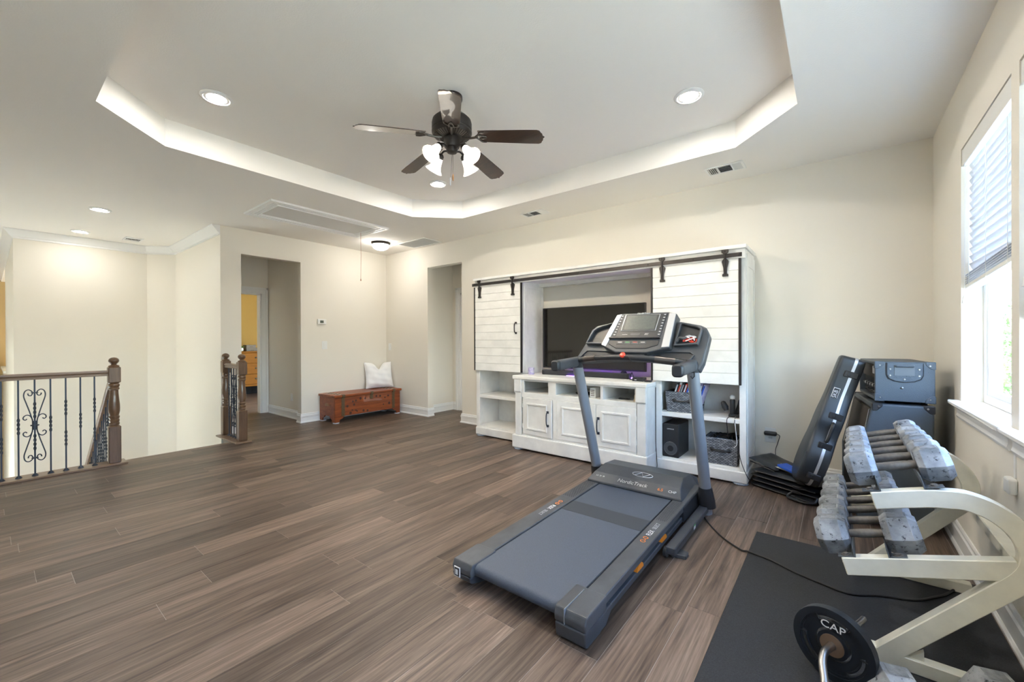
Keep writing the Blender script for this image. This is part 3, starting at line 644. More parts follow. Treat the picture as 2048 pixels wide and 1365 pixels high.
m = M(); m.sweep([(-5.745, .785, -.03), (-5.745-2.2, .785, -.03+2.2*sl)], (0, 1, 0), .10, .08); m.build('stringer_cap', m_trim, r3)
for i in range(16):
    x = -5.80-.126*i; zt = .86+(x+5.745)*-sl*-1*-1 if False else .86+(-5.745-x)*sl; z0 = zt-.87
    m = M(); baluster_mesh(m, x, .785, z0, zt, [z0+.45] if i % 2 else [z0+.59, z0+.30]); m.build('baluster', m_iron, r3)

# ================================================================== chest, pillow, wall fittings
ch = thing('cedar_chest', 'low red cedar chest with brass straps against the wall', 'chest', (-6.04, 3.73, 0))
cx0, cx1, cy0, cy1 = -6.265, -5.812, 3.165, 4.315
def bracket(a0, a1, z0, zt):
    w = .13; return [(a0, z0), (a0+.075, z0), (a0+.075, z0+.035), (a0+.12, z0+.055), (a0+.15, z0+.085), (a1-.15, z0+.085), (a1-.12, z0+.055), (a1-.075, z0+.035), (a1-.075, z0), (a1, z0), (a1, zt), (a0, zt)]
M().prism(bracket(cy0, cy1, .014, .385), 'x', cx1-.022, cx1).build('front_panel', m_cedar, ch, bev=.004)
for y in (cy0, cy1-.022): M().prism(bracket(cx0, cx1-.022, .014, .385), 'y', y, y+.022).build('end_panel', m_cedar, ch, bev=.002)
M().box(cx0, cx0+.02, cy0+.022, cy1-.022, .10, .385).box(cx0, cx1-.022, cy0+.022, cy1-.022, .10, .12).build('back_and_bottom', m_cedar, ch)
lid = M().box(cx0-.005, cx1+.022, cy0-.022, cy1+.022, .385, .42).build('lid', m_cedar, ch, bev=.009, seg=2)
for y, z0, z1 in ((cy0+.125, .10, .385), (cy1-.135, .10, .385), ((cy0+cy1)/2+.03, .31, .385)): M().box(cx1-.001, cx1+.004, y-.026, y+.026, z0, z1).build('brass_strap', m_brass, ch, bev=.002)
for y in (cy0+.125, cy1-.135, (cy0+cy1)/2+.03): M().box(cx1-.02, cx1+.026, y-.024, y+.024, .378, .423).build('strap_end', m_brass, lid, bev=.003)
m_stud = mat('stud_dark', (.04, .03, .02), .4, .5); m_stud2 = mat('stud_pale', (.45, .40, .30), .4, .5)
for yb in (cy0+.10, cy1-.13):
    for i in range(9):
        m = M(); m.T = Matrix.Translation((cx1-.05-i*.042, yb, .42)) @ Matrix.Rotation(rad(28), 4, 'Z'); m.box(-.009, .009, -.035, .035, -.001, .004); m.build('lid_inlay', m_stud if i % 2 else m_stud2, lid, bev=.002)
random.seed(11)
for y, z in ((3.45, .30), (3.50, .31), (3.58, .335), (3.66, .325), (3.86, .34), (3.93, .335), (4.02, .30), (4.08, .325), (3.47, .25), (3.36, .24), (3.44, .17), (3.50, .16), (3.52, .145), (3.63, .14), (3.28, .25), (3.99, .19), (4.10, .20), (3.41, .13), (3.70, .13)):
    r = random.uniform(.014, .026); M().lathe([(r, -.001), (r*.7, .0012), (.003, .0015)], 8, (cx1, y, z), (1, .0, 0)).build('wood_knot', m_knot, ch)
M().prism([(cx0+.17, .26), (cx0+.19, .285), (cx0+.235, .295), (cx0+.28, .285), (cx0+.30, .26), (cx0+.29, .248), (cx0+.18, .248)], 'y', cy0-.012, cy0).build('end_handle', mat('handle_wood', (.33, .16, .08), .4), ch, bev=.004)
for x in (cx0+.04, cx1-.04):
    for y in (cy0+.035, cy1-.035): M().disc((x, y, 0), .045, .014, 20).build('slider_pad', mat('slider_pale', (.55, .56, .60), .5) if 'slider_pale' not in MATS else MATS['slider_pale'], ch)

def cushion(name, W, Hh, Tk, par=None):
    n = 22; vs = []; fs = []
    for side in (1, -1):
        o = len(vs)
        for i in range(n+1):
            for j in range(n+1):
                s = -1+2*i/n; t = -1+2*j/n
                th = Tk*((1-abs(s)**3.2)*(1-abs(t)**3.2))**.55
                k = 1+.06*(abs(s)*abs(t))**2-.05*(1-abs(s)**2 if abs(t) > .99 else 0)-.02*((1-t*t)*abs(s)**6)
                y = s*W/2*(1-.07*(1-t*t)*abs(s)); z = t*Hh/2*(1-.05*(1-s*s)*abs(t))
                if t > -.2: z -= .125*math.exp(-(s/.26)**2)*((t+.2)/1.2)**2; th *= 1-.35*math.exp(-(s/.22)**2)*max(0, t)
                w = .006*math.sin(9*s+5*t)+.005*math.sin(14*t+3*s)
                vs.append((side*th+(w if th > .01 else 0), y, z+Hh/2))
        for i in range(n):
            for j in range(n): fs.append(tuple(o+q for q in (i*(n+1)+j, (i+1)*(n+1)+j, (i+1)*(n+1)+j+1, i*(n+1)+j+1)))
    return M().add(vs, fs)
m = cushion('throw_pillow', .48, .45, .085); m2 = M(); m2.T = Matrix.Translation((-6.10, 4.125, .425)) @ Matrix.Rotation(rad(-14), 4, 'Z') @ Matrix.Rotation(rad(-15), 4, 'Y'); m2.add(m.v, m.f)
tag(m2.build('throw_pillow', m_pillow, smooth=True), 'white square throw pillow with a dented top on the chest', 'pillow')

def plate_x(y, z, w, h, label, kind, x=XL, sgn=1):
    t = thing('wall_switch' if kind == 'switch' else 'wall_outlet', label, kind, (x, y, z))
    M().box(x, x+sgn*.006, y-w/2, y+w/2, z-h/2, z+h/2).build('cover_plate', m_white, t, bev=.002)
    if kind == 'switch': M().box(x, x+sgn*.010, y-w*.22, y+w*.22, z-h*.28, z+h*.28).build('rocker', m_white, t, bev=.0015)
    else:
        for dz in (-.02, .02): M().box(x, x+sgn*.008, y-.017, y+.017, z+dz-.014, z+dz+.014).build('socket', m_white, t, bev=.003)
def plate_y(x, z, w, h, label, kind, y=YW):
    t = thing('wall_switch' if kind == 'switch' else 'wall_outlet', label, kind, (x, y, z))
    M().box(x-w/2, x+w/2, y-.006, y, z-h/2, z+h/2).build('cover_plate', m_white, t, bev=.002)
    if kind == 'switch': M().box(x-w*.22, x+w*.22, y-.010, y, z-h*.28, z+h*.28).build('rocker', m_white, t, bev=.0015)
    else:
        for dz in (-.02, .02): M().box(x-.017, x+.017, y-.008, y, z+dz-.014, z+dz+.014).build('socket', m_white, t, bev=.003)
plate_x(3.263, 1.16, .085, .125, 'white double light switch below the thermostat', 'switch')
plate_y(-6.19, 1.12, .075, .12, 'white light switch right of the wall corner', 'switch')
plate_y(-6.83, .33, .075, .12, 'white outlet on the shadowed hallway wall', 'outlet', y=3.0)
plate_y(-.478, .36, .085, .13, 'white outlet with black charger on the long wall', 'outlet')
th = thing('thermostat', 'white thermostat with grey display on the left wall', 'thermostat', (XL, 3.217, 1.525))
M().box(XL, XL+.022, 3.15, 3.285, 1.485, 1.565).build('housing', m_white, th, bev=.006, seg=2)
M().box(XL+.021, XL+.0235, 3.185, 3.24, 1.505, 1.545).build('display', mat('lcd_green', (.10, .12, .10), .3), th)
for z in (1.51, 1.535): M().box(XL+.021, XL+.025, 3.252, 3.268, z, z+.012).build('button', m_white, th)

# ================================================================== bedroom beyond the doorway
ds = thing('dresser', 'honey pine dresser with dark knobs in the yellow bedroom', 'dresser', (-10.55, 3.6, 0))
dx0, dx1, dy0, dy1 = -10.80, -10.30, 3.02, 4.05
M().box(dx0, dx1-.02, dy0+.02, dy1-.02, .22, .97).build('carcass', m_pine, ds, bev=.004)
M().box(dx0, dx1+.015, dy0, dy1, .97, 1.0).build('top', m_pine, ds, bev=.006)
for z0, z1 in ((.735, .955), (.495, .72), (.265, .48)):
    d = M().box(dx1-.02, dx1, dy0+.04, dy1-.04, z0, z1).build('drawer', m_pine, ds, bev=.004)
    for y in (dy0+.25, 3.74): M().lathe([(.007, 0), (.008, .012), (.017, .018), (.015, .028), (.004, .032)], 12, (dx1, y, (z0+z1)/2+.01), (1, 0, 0)).build('knob', m_black, d, smooth=True)
M().box(dx1-.02, dx1+.004, dy0+.02, dy1-.02, .215, .25).build('lower_rail', m_pine, ds, bev=.003)
for x in (dx0+.03, dx1-.06):
    for y in (dy0+.03, dy1-.08): M().box(x, x+.05, y, y+.05, 0, .22).build('leg', m_pine, ds, bev=.003)
M().box(dx0, dx0+.02, dy0+.02, dy1-.02, 0, .23).build('under_shade_board', m_dark, ds)  # dark board paints the shade under the dresser
mi = thing('round_mirror', 'round thin-framed mirror on the yellow wall', 'mirror', (-10.85, 3.25, 1.55))
M().tube([(-10.83, 3.25+.33*math.cos(2*PI*i/40), 1.45+.33*math.sin(2*PI*i/40)) for i in range(40)], .01, 8, closed=True).build('frame', m_brass, mi, smooth=True)
M().lathe([(.328, 0), (.328, .006)], 40, (-10.847, 3.25, 1.45), (1, 0, 0)).build('glass', m_mirror, mi)
pp = thing('potted_succulent', 'small succulent in a white pot on the dresser', 'plant', (-10.45, 3.50, 1.0))
M().lathe([(.03, 0), (.045, .01), (.05, .04), (.046, .07), (.04, .075)], 16, (-10.45, 3.50, 1.0)).build('pot', m_white, pp, smooth=True)
for i in range(14):
    a = i*2.4; r = .012+.003*i; c = Vector((-10.45, 3.50, 1.07)); d = Vector((math.cos(a)*r*1.5, math.sin(a)*r*1.5, .05-.002*i))
    M().tube([c+d*.2, c+d*.7, c+d*1.25], [.006, .009, .001], 6).build('leaf', m_leaf, pp, smooth=True)
for y0, y1, z0, z1, dx, lb in ((3.60, 3.84, 1.0, 1.075, 0, 'lower of two grey storage boxes on the dresser'), (3.60, 3.79, 1.075, 1.14, .02, 'upper of two grey storage boxes on the dresser')):
    bx = thing('storage_box', lb, 'box', (-10.5, (y0+y1)/2, z0), group='grey boxes on the dresser')
    M().box(-10.62+dx, -10.42, y0, y1, z0, z1-.02).build('box', m_greybox, bx, bev=.003); M().box(-10.625+dx, -10.415, y0-.004, y1+.004, z1-.022, z1).build('box_lid', m_greybox, bx, bev=.003)
    M().box(-10.42, -10.416, (y0+y1)/2-.03, (y0+y1)/2+.03, z0+.012, z0+.03).build('label_holder', m_brass, bx)
# ================================================================== media wall
YB = 4.36
def barn_door(par, x0, x1, hangers, handle_x=None):
    z0, z1 = .845, 1.905; y0, y1 = 3.872, 3.892; n = 11; q = .018
    fr = M().box(x0+q, x1-q, y1-.008, y1, z0, z1).build('barn_door', m_antique, par)
    hgt = (z1-z0)/n
    for i in range(n): M().box(x0+q, x1-q, y0, y1-.008, z0+i*hgt+.0012, z0+(i+1)*hgt-.0012).build('door_plank', m_antique, fr, bev=.002)
    for a, b in ((x0, x0+q), (x1-q, x1)): M().box(a, b, y0-.004, y1, z0, z1).build('edge_strip', m_black, fr, bev=.0015)
    for x in hangers:
        h = M(); Y = 3.853
        h.prism([(x-.026, 1.985), (x+.026, 1.985), (x+.026, 1.962), (x+.012, 1.95), (x-.012, 1.95), (x-.026, 1.962)], 'y', Y-.012, Y+.006)
        h.prism([(x-.009, 1.95), (x+.009, 1.95), (x+.009, 1.905), (x-.009, 1.905)], 'y', Y-.010, Y+.004)
        h.prism([(x-.009, 1.91), (x+.009, 1.91), (x+.024, 1.893), (x+.026, 1.884), (x+.014, 1.835), (x+.011, 1.785), (x+.022, 1.780), (x+.022, 1.762), (x-.022, 1.762), (x-.022, 1.780), (x-.011, 1.785), (x-.014, 1.835), (x-.026, 1.884), (x-.024, 1.893)], 'y', Y-.002, y0)
        h.box(x-.004, x+.004, Y-.012, Y, 1.775, 1.945)
        h.lathe([(.006, 0), (.005, .004), (.002, .005)], 10, (x, Y-.012, 1.969), (0, -1, 0))
        h.build('strap_hanger', m_black, fr, bev=.0015)
    if handle_x:
        x = handle_x; h = M().tube(cat_spline([(x, y0-.001, 1.315), (x-.001, y0-.03, 1.325), (x-.002, y0-.034, 1.372), (x-.001, y0-.03, 1.42), (x, y0-.001, 1.43)]), .006, 8)
        for z in (1.312, 1.433): h.box(x-.011, x+.011, y0-.012, y0, z-.011, z+.011)
        h.build('pull_handle', m_black, fr)
def pier(label, x0, x1, sl, sr, shelf, hang, hx, dx0, dx1):
    t = thing('storage_pier', label, 'cabinet', ((x0+x1)/2, 4.14, 0), group='distressed white storage piers of the media wall')
    yf = 3.92
    for a, b, f in ((x0, x0+.022, 0), (x1-.022, x1, 1)): M().box(a, b, yf+.02, YB, .12, 1.985).build('side_panel', m_antique, t)
    for xx, s in ((x0, -1), (x1, 1)):
        fm = M().frame([(3.955, .17), (YB-.005, .17), (YB-.005, 1.955), (3.955, 1.955)], [(4.0, .24), (YB-.05, .24), (YB-.05, 1.85), (4.0, 1.85)], 'x', xx, xx+s*.006); fm.build('side_rail_frame', m_antique, t, bev=.002)
    M().box(x0, x0+sl, yf, yf+.022, .115, 1.95).build('stile', m_antique, t, bev=.002)
    M().box(x1-sr, x1, yf, yf+.022, .115, 1.95).build('stile', m_antique, t, bev=.002)
    M().box(x0+.02, x1-.02, YB-.012, YB, .1, 1.985).build('back_panel', m_antique, t)
    M().box(x0+.02, x1-.02, yf+.004, YB-.012, .105, .132).build('bottom_shelf', m_antique, t, bev=.002)
    M().box(x0+.02, x1-.02, yf+.006, YB-.012, shelf-.038, shelf).build('shelf', m_antique, t, bev=.003)
    M().box(x0+.02, x1-.02, yf+.01, YB-.012, .90, .925).build('shelf', m_antique, t, bev=.003)
    M().box(x0-.008, x1+.008, yf-.012, YB, .018, .112).build('plinth', m_antique, t, bev=.006)
    for x in (x0+.05, x1-.05):
        for y in (yf+.04, YB-.06): M().lathe([(.058, 0), (.062, .006), (.060, .014), (.05, .018)], 20, (x, y, 0)).build('slider_pad', m_felt, t, smooth=True)
    barn_door(t, dx0, dx1, hang, hx)
    return t
pier('left white storage pier with shiplap barn door and empty shelves', -3.675, -2.925, .058, .04, .530, (-3.56, -3.028), -2.986, -3.667, -2.905)
pier('right white storage pier with shiplap barn door above two baskets', -1.352, -.600, .052, .05, .550, (-1.27, -.744), None, -1.382, -.628)
br = thing('bridge_header', 'white bridge top with black sliding rail across the media wall', 'cabinet', (-2.14, 4.1, 1.95))
M().box(-3.685, -.588, 3.868, YB+.005, 1.988, 2.020).build('crown_board', m_antique, br, bev=.006, seg=2)
M().box(-3.675, -.60, 3.895, 3.918, 1.908, 1.988).build('fascia', m_antique, br, bev=.002)
M().box(-2.92, -1.356, 3.918, YB-.03, 1.925, 1.945).build('soffit_panel', m_antique, br)
M().box(-2.92, -1.356, YB-.10, YB-.03, 1.885, 1.925).build('back_cleat', m_antique, br)
rl = M().box(-3.682, -.618, 3.850, 3.857, 1.916, 1.950).build('sliding_rail', m_black, br, bev=.001)
for x in (-3.66, -3.3, -2.9, -2.14, -1.4, -1.0, -.64): M().lathe([(.008, 0), (.008, .004), (.004, .007)], 8, (x, 3.850, 1.933), (0, -1, 0)).build('rail_bolt', m_black, rl); M().lathe([(.007, 0), (.007, .039)], 8, (x, 3.856, 1.933), (0, 1, 0)).build('rail_spacer', m_black, rl)

co = thing('media_console', 'distressed white media console with three cubbies and panel doors', 'cabinet', (-2.1, 4.0, 0))
kx0, kx1, kf = -2.876, -1.362, 3.70
M().box(kx0-.021, kx1+.008, kf-.022, YB, .790, .830).build('top_board', m_antique, co, bev=.008, seg=2)
for a, b in ((kx0, kx0+.02), (kx1-.02, kx1)): M().box(a, b, kf+.02, YB, .06, .79).build('side_panel', m_antique, co)
M().box(kx0-.030, kx1+.008, kf-.018, YB, .018, .163).build('plinth', m_antique, co, bev=.010, seg=2)
for a, b in ((-2.868, -2.782), (-1.452, -1.368)):
    M().box(a, b, kf-.004, kf+.03, .163, .66).build('pilaster', m_antique, co, bev=.004)
    M().prism([(kf-.018, .655), (kf-.018, .79), (kf+.03, .79), (kf+.03, .64), (kf-.006, .64)], 'x', a-.006, b+.004).build('pilaster_block', m_antique, co, bev=.003)
M().box(-2.776, -1.456, kf, kf+.022, .772, .79).build('top_rail', m_antique, co, bev=.002)
M().box(-2.776, -1.456, kf, kf+.022, .592, .646).build('middle_rail', m_antique, co, bev=.002)
M().box(-2.776, -1.456, kf, kf+.022, .163, .184).build('bottom_rail', m_antique, co)
for a, b in ((-2.776, -2.748), (-2.425, -2.330), (-1.820, -1.792), (-1.472, -1.456)): M().box(a, b, kf, kf+.022, .64, .775).build('cubby_stile', m_antique, co, bev=.002)
M().box(-2.368, -2.314, kf, kf+.022, .18, .596).build('door_stile', m_antique, co, bev=.002)
for x in (-2.378, -1.806): M().box(x-.01, x+.01, kf+.022, YB-.02, .18, .79).build('partition', m_antique, co)
M().box(kx0+.02, kx1-.02, kf+.022, YB-.01, .625, .645).build('cubby_floor', m_antique, co)
M().box(kx0+.02, kx1-.02, YB-.012, YB, .06, .79).build('back_panel', m_antique, co)
def panel_door(x0, x1, z0, z1, hinge, hx, ang=0):
    d = bpy.data.objects.new('panel_door', None); bpy.data.objects.remove(d)
    hxp = x0 if hinge < 0 else x1; R = Matrix.Translation((hxp, kf, 0)) @ Matrix.Rotation(ang, 4, 'Z') @ Matrix.Translation((-hxp, -kf, 0))
    def mk(): q = M(); q.T = R; return q
    o = mk().box(x0, x1, kf-.006, kf+.016, z0, z1).build('panel_door', m_antique, co, bev=.003)
    q = .055; f = lambda k: [(x0+k, z0+k), (x1-k, z0+k), (x1-k, z1-k), (x0+k, z1-k)]
    mk().frame(f(q), f(q+.022), 'y', kf-.016, kf-.004).build('panel_moulding', m_antique, o, bev=.004)
    if hx is not None:
        zc = (z0+z1)/2; hm = mk(); hm.tube(cat_spline([(hx, kf-.006, zc-.07), (hx, kf-.032, zc-.06), (hx-.002, kf-.036, zc), (hx, kf-.032, zc+.06), (hx, kf-.006, zc+.07)]), .0055, 8)
        for z in (zc-.072, zc+.072): hm.box(hx-.012, hx+.012, kf-.016, kf-.004, z-.012, z+.012)
        hm.build('pull_handle', m_iron, o)
    for z in (z0+.09, z1-.09): mk().box(hxp-.006, hxp+.006, kf-.010, kf, z-.022, z+.022).build('hinge', m_antique, o)
panel_door(-2.760, -2.372, .186, .590, -1, -2.415, rad(-2.5))
panel_door(-2.312, -1.866, .186, .590, -1, None)
panel_door(-1.862, -1.458, .186, .590, 1, -1.838)
for x in (kx0+.03, kx1-.03):
    for y in (kf+.03, YB-.06): M().lathe([(.05, 0), (.052, .006), (.05, .014), (.042, .018)], 20, (x, y, 0)).build('slider_pad', m_felt, co, smooth=True)

tv = thing('television', 'large flat black television on the white console', 'television', (-2.16, 4.15, .83))
M().box(-2.795, -1.538, 4.15, 4.19, .898, 1.610).build('bezel', m_plastic, tv, bev=.003)
M().box(-2.783, -1.550, 4.1475, 4.1505, .914, 1.600).build('screen', m_tv, tv)
M().box(-2.5, -1.8, 4.19, 4.23, 1.0, 1.45).build('rear_housing', m_plastic, tv, bev=.01)
for x in (-2.55, -1.78): M().prism([(4.06, .83), (4.28, .83), (4.28, .838), (4.185, .90), (4.16, .90), (4.06, .838)], 'x', x-.015, x+.015).build('foot', m_plastic, tv)
sb = thing('soundbar', 'long black soundbar below the television', 'soundbar', (-2.17, 4.03, .83))
M().box(-2.69, -1.66, 3.985, 4.055, .831, .885).build('body', m_fabricblk, sb, bev=.008, seg=2)
M().box(-2.70, -2.66, 3.983, 4.057, .830, .887).build('end_cap', m_plastic, sb, bev=.008); M().box(-1.68, -1.645, 3.983, 4.057, .830, .887).build('end_cap', m_plastic, sb, bev=.008)
ul = emit_mat('purple_led', (.30, .10, 1.0), 5.0)
ld = thing('light_strip', 'purple glowing light strip behind the soundbar', 'light', (-2.1, 4.1, .83))
M().box(-2.6, -1.6, 4.095, 4.105, .831, .839).build('strip', ul, ld)
M().box(-2.36, -2.26, 3.970, 3.978, .831, .834).build('strip', ul, ld)
gj = thing('glass_jar', 'small printed glass candle jar left of the television', 'jar', (-2.79, 3.90, .83))
M().lathe([(.034, 0), (.036, .006), (.036, .078), (.033, .078), (.033, .01), (.004, .008)], 18, (-2.79, 3.90, .831)).build('glass', m_paper, gj, smooth=30)
M().lathe([(.031, 0), (.031, .05)], 16, (-2.79, 3.90, .841)).build('wax', m_white, gj)
tri = thing('tripod_ornament', 'small dark triangular wire ornament right of the soundbar', 'ornament', (-1.60, 3.95, .83))
a, b, c = (-1.625, 3.95, .834), (-1.575, 3.95, .834), (-1.60, 3.95, .905)
for p, q in ((a, b), (b, c), (c, a)): M().tube([p, q], .004, 6).build('wire', m_black, tri)
bb = thing('streaming_box', 'small black box at the right end of the console top', 'electronics', (-1.50, 3.88, .83))
M().box(-1.555, -1.445, 3.84, 3.93, .831, .865).build('body', m_plastic, bb, bev=.004); M().box(-1.53, -1.51, 3.838, 3.841, .842, .848).build('status_light', m_print, bb)
rm = thing('remote_control', 'short dark remote beside the black box on the console', 'remote', (-1.40, 3.86, .83))
M().box(-1.43, -1.365, 3.82, 3.86, .831, .848).build('body', m_plastic, rm, bev=.004); M().lathe([(.006, 0), (.006, .002)], 10, (-1.41, 3.84, .848)).build('button', m_red, rm)
mo = thing('white_modem', 'white upright modem in the middle cubby', 'electronics', (-1.94, 3.82, .645))
M().box(-1.965, -1.90, 3.76, 3.90, .646, .748).build('body', m_white, mo, bev=.004)
for k in range(4): M().box(-1.952, -1.913, 3.758, 3.7605, .665+.018*k, .672+.018*k).build('vent_slot', m_greybox, mo)
M().tube(cat_spline([(-1.975, 3.90, .70), (-2.0, 3.95, .72), (-2.02, 3.93, .68), (-2.01, 3.90, .655)]), .004, 6).build('cable', m_cord, mo)
cb = thing('coiled_cable', 'dark coiled cable in the middle cubby', 'cable', (-2.14, 4.0, .645))
for k in range(4): M().tube([(-2.15+(.09-.008*k)*math.cos(2*PI*i/24), 3.98+(.07-.006*k)*math.sin(2*PI*i/24), .651+.006*k+.006*math.sin(i)) for i in range(24)], .0045, 6, closed=True).build('coil', m_cord, cb, smooth=True)
pd = thing('paper_card', 'white folded card in the middle cubby', 'card', (-2.02, 3.80, .645))
M().box(-2.09, -1.995, 3.755, 3.83, .646, .649).build('sheet', m_print, pd); m = M(); m.T = Matrix.Translation((-2.0425, 3.83, .649)) @ Matrix.Rotation(rad(-14), 4, 'X'); m.box(-.0475, .0475, -.075, 0, 0, .002); m.build('sheet', m_print, pd)
dk = thing('small_remote', 'small flat dark device in the right cubby', 'remote', (-1.63, 3.86, .645))
M().box(-1.69, -1.585, 3.83, 3.87, .646, .658).build('body', m_plastic, dk, bev=.003); M().lathe([(.008, 0), (.008, .003)], 10, (-1.61, 3.85, .658)).build('button', m_greybox, dk)
fg = thing('ornament', 'small tan figurine at the right edge of the right cubby', 'ornament', (-1.50, 3.80, .645))
M().lathe([(.022, 0), (.024, .01), (.016, .03), (.02, .05), (.012, .068), (.014, .082), (.004, .095)], 14, (-1.495, 3.79, .646)).build('body', mat('tan', (.45, .36, .24), .5), fg, smooth=True); M().ball((-1.495, 3.79, .742), .013).build('head', m_greybox, fg, smooth=True)

def basket(label, x0, x1, y0, y1, z0, z1):
    t = thing('woven_basket', label, 'basket', ((x0+x1)/2, (y0+y1)/2, z0), group='grey woven storage baskets')
    k = .012; q = .012
    def rr(z, e): return [(x0+k*(1-e)+0, y0+k*(1-e), z), (x1-k*(1-e), y0+k*(1-e), z), (x1-k*(1-e), y1-k*(1-e), z), (x0+k*(1-e), y1-k*(1-e), z)]
    def inn(r): c = Vector(((x0+x1)/2, (y0+y1)/2, 0)); return [(p[0]+(q if p[0] < c.x else -q), p[1]+(q if p[1] < c.y else -q), p[2]) for p in r]
    M().loft([rr(z0, 0), rr(z1, 1), inn(rr(z1, 1)), inn(rr(z0+.01, 0))]).build('woven_body', m_weave, t, bev=.004)
    h = M(); xc = (x0+x1)/2; zc = z0+(z1-z0)*.58
    h.tube([(xc-.065, y0-.006, zc), (xc-.03, y0-.016, zc-.003), (xc+.03, y0-.016, zc-.003), (xc+.065, y0-.006, zc)], .008, 8)
    for s in (-1, 1): h.lathe([(.018, 0), (.018, .008), (.008, .012)], 12, (xc+s*.068, y0+.006, zc), (0, -1, 0))
    h.build('leather_handle', m_plastic, t)
    return t
basket('grey woven basket full of game cases on the upper shelf', -1.285, -.985, 3.975, 4.22, .551, .742)
basket('grey woven basket with cables on the bottom shelf', -.945, -.665, 3.955, 4.22, .133, .362)
cols = [m_plastic, m_print, m_plastic, m_red, m_print, m_paper, m_paper, m_paper, m_paper, m_paper]
for i, ma in enumerate(cols):
    t = thing('game_case', '%s slanting game case in the upper basket' % ['leftmost', 'second from left', 'third from left', 'fourth from left', 'fifth from left', 'fifth from right', 'fourth from right', 'third from right', 'second from right', 'rightmost'][i], 'case', (-1.25+.026*i, 4.08, .57), group='game cases in the upper basket')
    Tm = Matrix.Translation((-1.262+.026*i, 0, .572)) @ Matrix.Rotation(rad(18), 4, 'Y')
    m = M(); m.T = Tm; m.box(0, .018, 4.0, 4.17, 0, .262+.010*(i % 3)); m.build('cover', ma, t, bev=.002)
    m = M(); m.T = Tm; m.box(.003, .015, 3.9985, 4.0005, .13, .25); m.build('spine_print', [m_print, m_red, m_silver, m_print, m_blue][i % 5], t)
bc = thing('tangled_cables', 'tangle of black cables in the lower basket', 'cable', (-.80, 4.09, .33))
random.seed(3)
for k in range(4):
    M().tube(cat_spline([(-.80+random.uniform(-.1, .1), 4.09+random.uniform(-.1, .1), .335+random.uniform(-.01, .05)) for _ in range(7)], 5), .005, 6).build('cable', m_cord, bc, smooth=True)
M().box(-.87, -.74, 4.02, 4.16, .30, .345).build('folded_denim', mat('denim', (.06, .12, .22), .9), bc, bev=.015, seg=2)
sw = thing('subwoofer', 'black subwoofer box with round port on the bottom shelf', 'speaker', (-1.22, 4.1, .132))
sx0, sx1, sy0, sz0, sz1 = -1.297, -1.150, 3.935, .134, .440
M().box(sx0, sx1, sy0, 4.26, sz0, sz1).build('cabinet', m_plastic, sw, bev=.004)
M().lathe([(.064, .001), (.058, .004), (.042, -.012), (.030, -.03), (.026, -.034), (.004, -.034)][::1], 26, ((sx0+sx1)/2, sy0-.002, .215), (0, -1, 0)).build('bass_port', m_tm, sw, smooth=True)
M().lathe([(.027, 0), (.027, .002)], 20, ((sx0+sx1)/2, sy0-.0015, .215), (0, -1, 0)).build('port_hole', m_dark, sw)
text('lettering', 'SAMSUNG', .014, m_print, sw, ((sx0+sx1)/2, sy0-.001, .395), (1, 0, 0), (0, 0, 1))
dc = thing('controller_dock', 'black motion controllers charging on a dock at the shelf end', 'electronics', (-.705, 4.05, .55))
M().box(-.75, -.665, 4.0, 4.10, .551, .578).build('dock', m_plastic, dc, bev=.006)
for x, y, a in ((-.722, 4.03, 0), (-.69, 4.07, 14)):
    m = M(); m.T = Matrix.Translation((x, y, .575)) @ Matrix.Rotation(rad(a), 4, 'Y'); m.lathe([(.018, 0), (.022, .03), (.02, .09), (.022, .12), (.014, .132)], 14); m.build('controller', m_plastic, dc, smooth=True)
M().ball((-.722, 4.03, .722), .022).build('light_ball', m_white, dc, smooth=True)
m = M(); m.T = Matrix.Translation((-.775, 4.06, .60)) @ Matrix.Rotation(rad(-22), 4, 'Y'); m.lathe([(.02, 0), (.028, .03), (.02, .075), (.008, .085)], 12); m.build('headset', m_plastic, dc, smooth=True)
cw = thing('dock_wires', 'thin wires hanging from the controller dock to the floor', 'cable', (-.66, 3.9, 0))
M().tube(cat_spline([(-.735, 3.985, .56), (-.745, 3.912, .54), (-.74, 3.915, .45), (-.735, 3.925, .37)]), .003, 6).build('wire', m_cord, cw, smooth=True)
M().tube(cat_spline([(-.69, 3.985, .56), (-.685, 3.912, .53), (-.675, 3.912, .40), (-.655, 3.908, .30), (-.635, 3.904, .20), (-.590, 3.896, .09), (-.555, 3.95, .03), (-.53, 4.05, .006)]), .0028, 6).build('wire', m_cord, cw, smooth=True)
M().tube(cat_spline([(-.69, 3.98, .56), (-.682, 3.910, .52), (-.67, 3.907, .40), (-.668, 3.905, .34), (-.69, 3.905, .31)]), .0025, 6).build('wire', m_print, cw, smooth=True)
cc = thing('console_wire', 'thin dark wire hanging in the gap beside the console', 'cable', (-1.33, 3.88, 0))
M().tube(cat_spline([(-1.346, 3.895, .78), (-1.346, 3.895, .30), (-1.340, 3.896, .14), (-1.335, 3.895, .05), (-1.33, 3.88, .005), (-1.29, 3.87, .004)]), .0035, 6).build('wire', m_cord, cc, smooth=True)

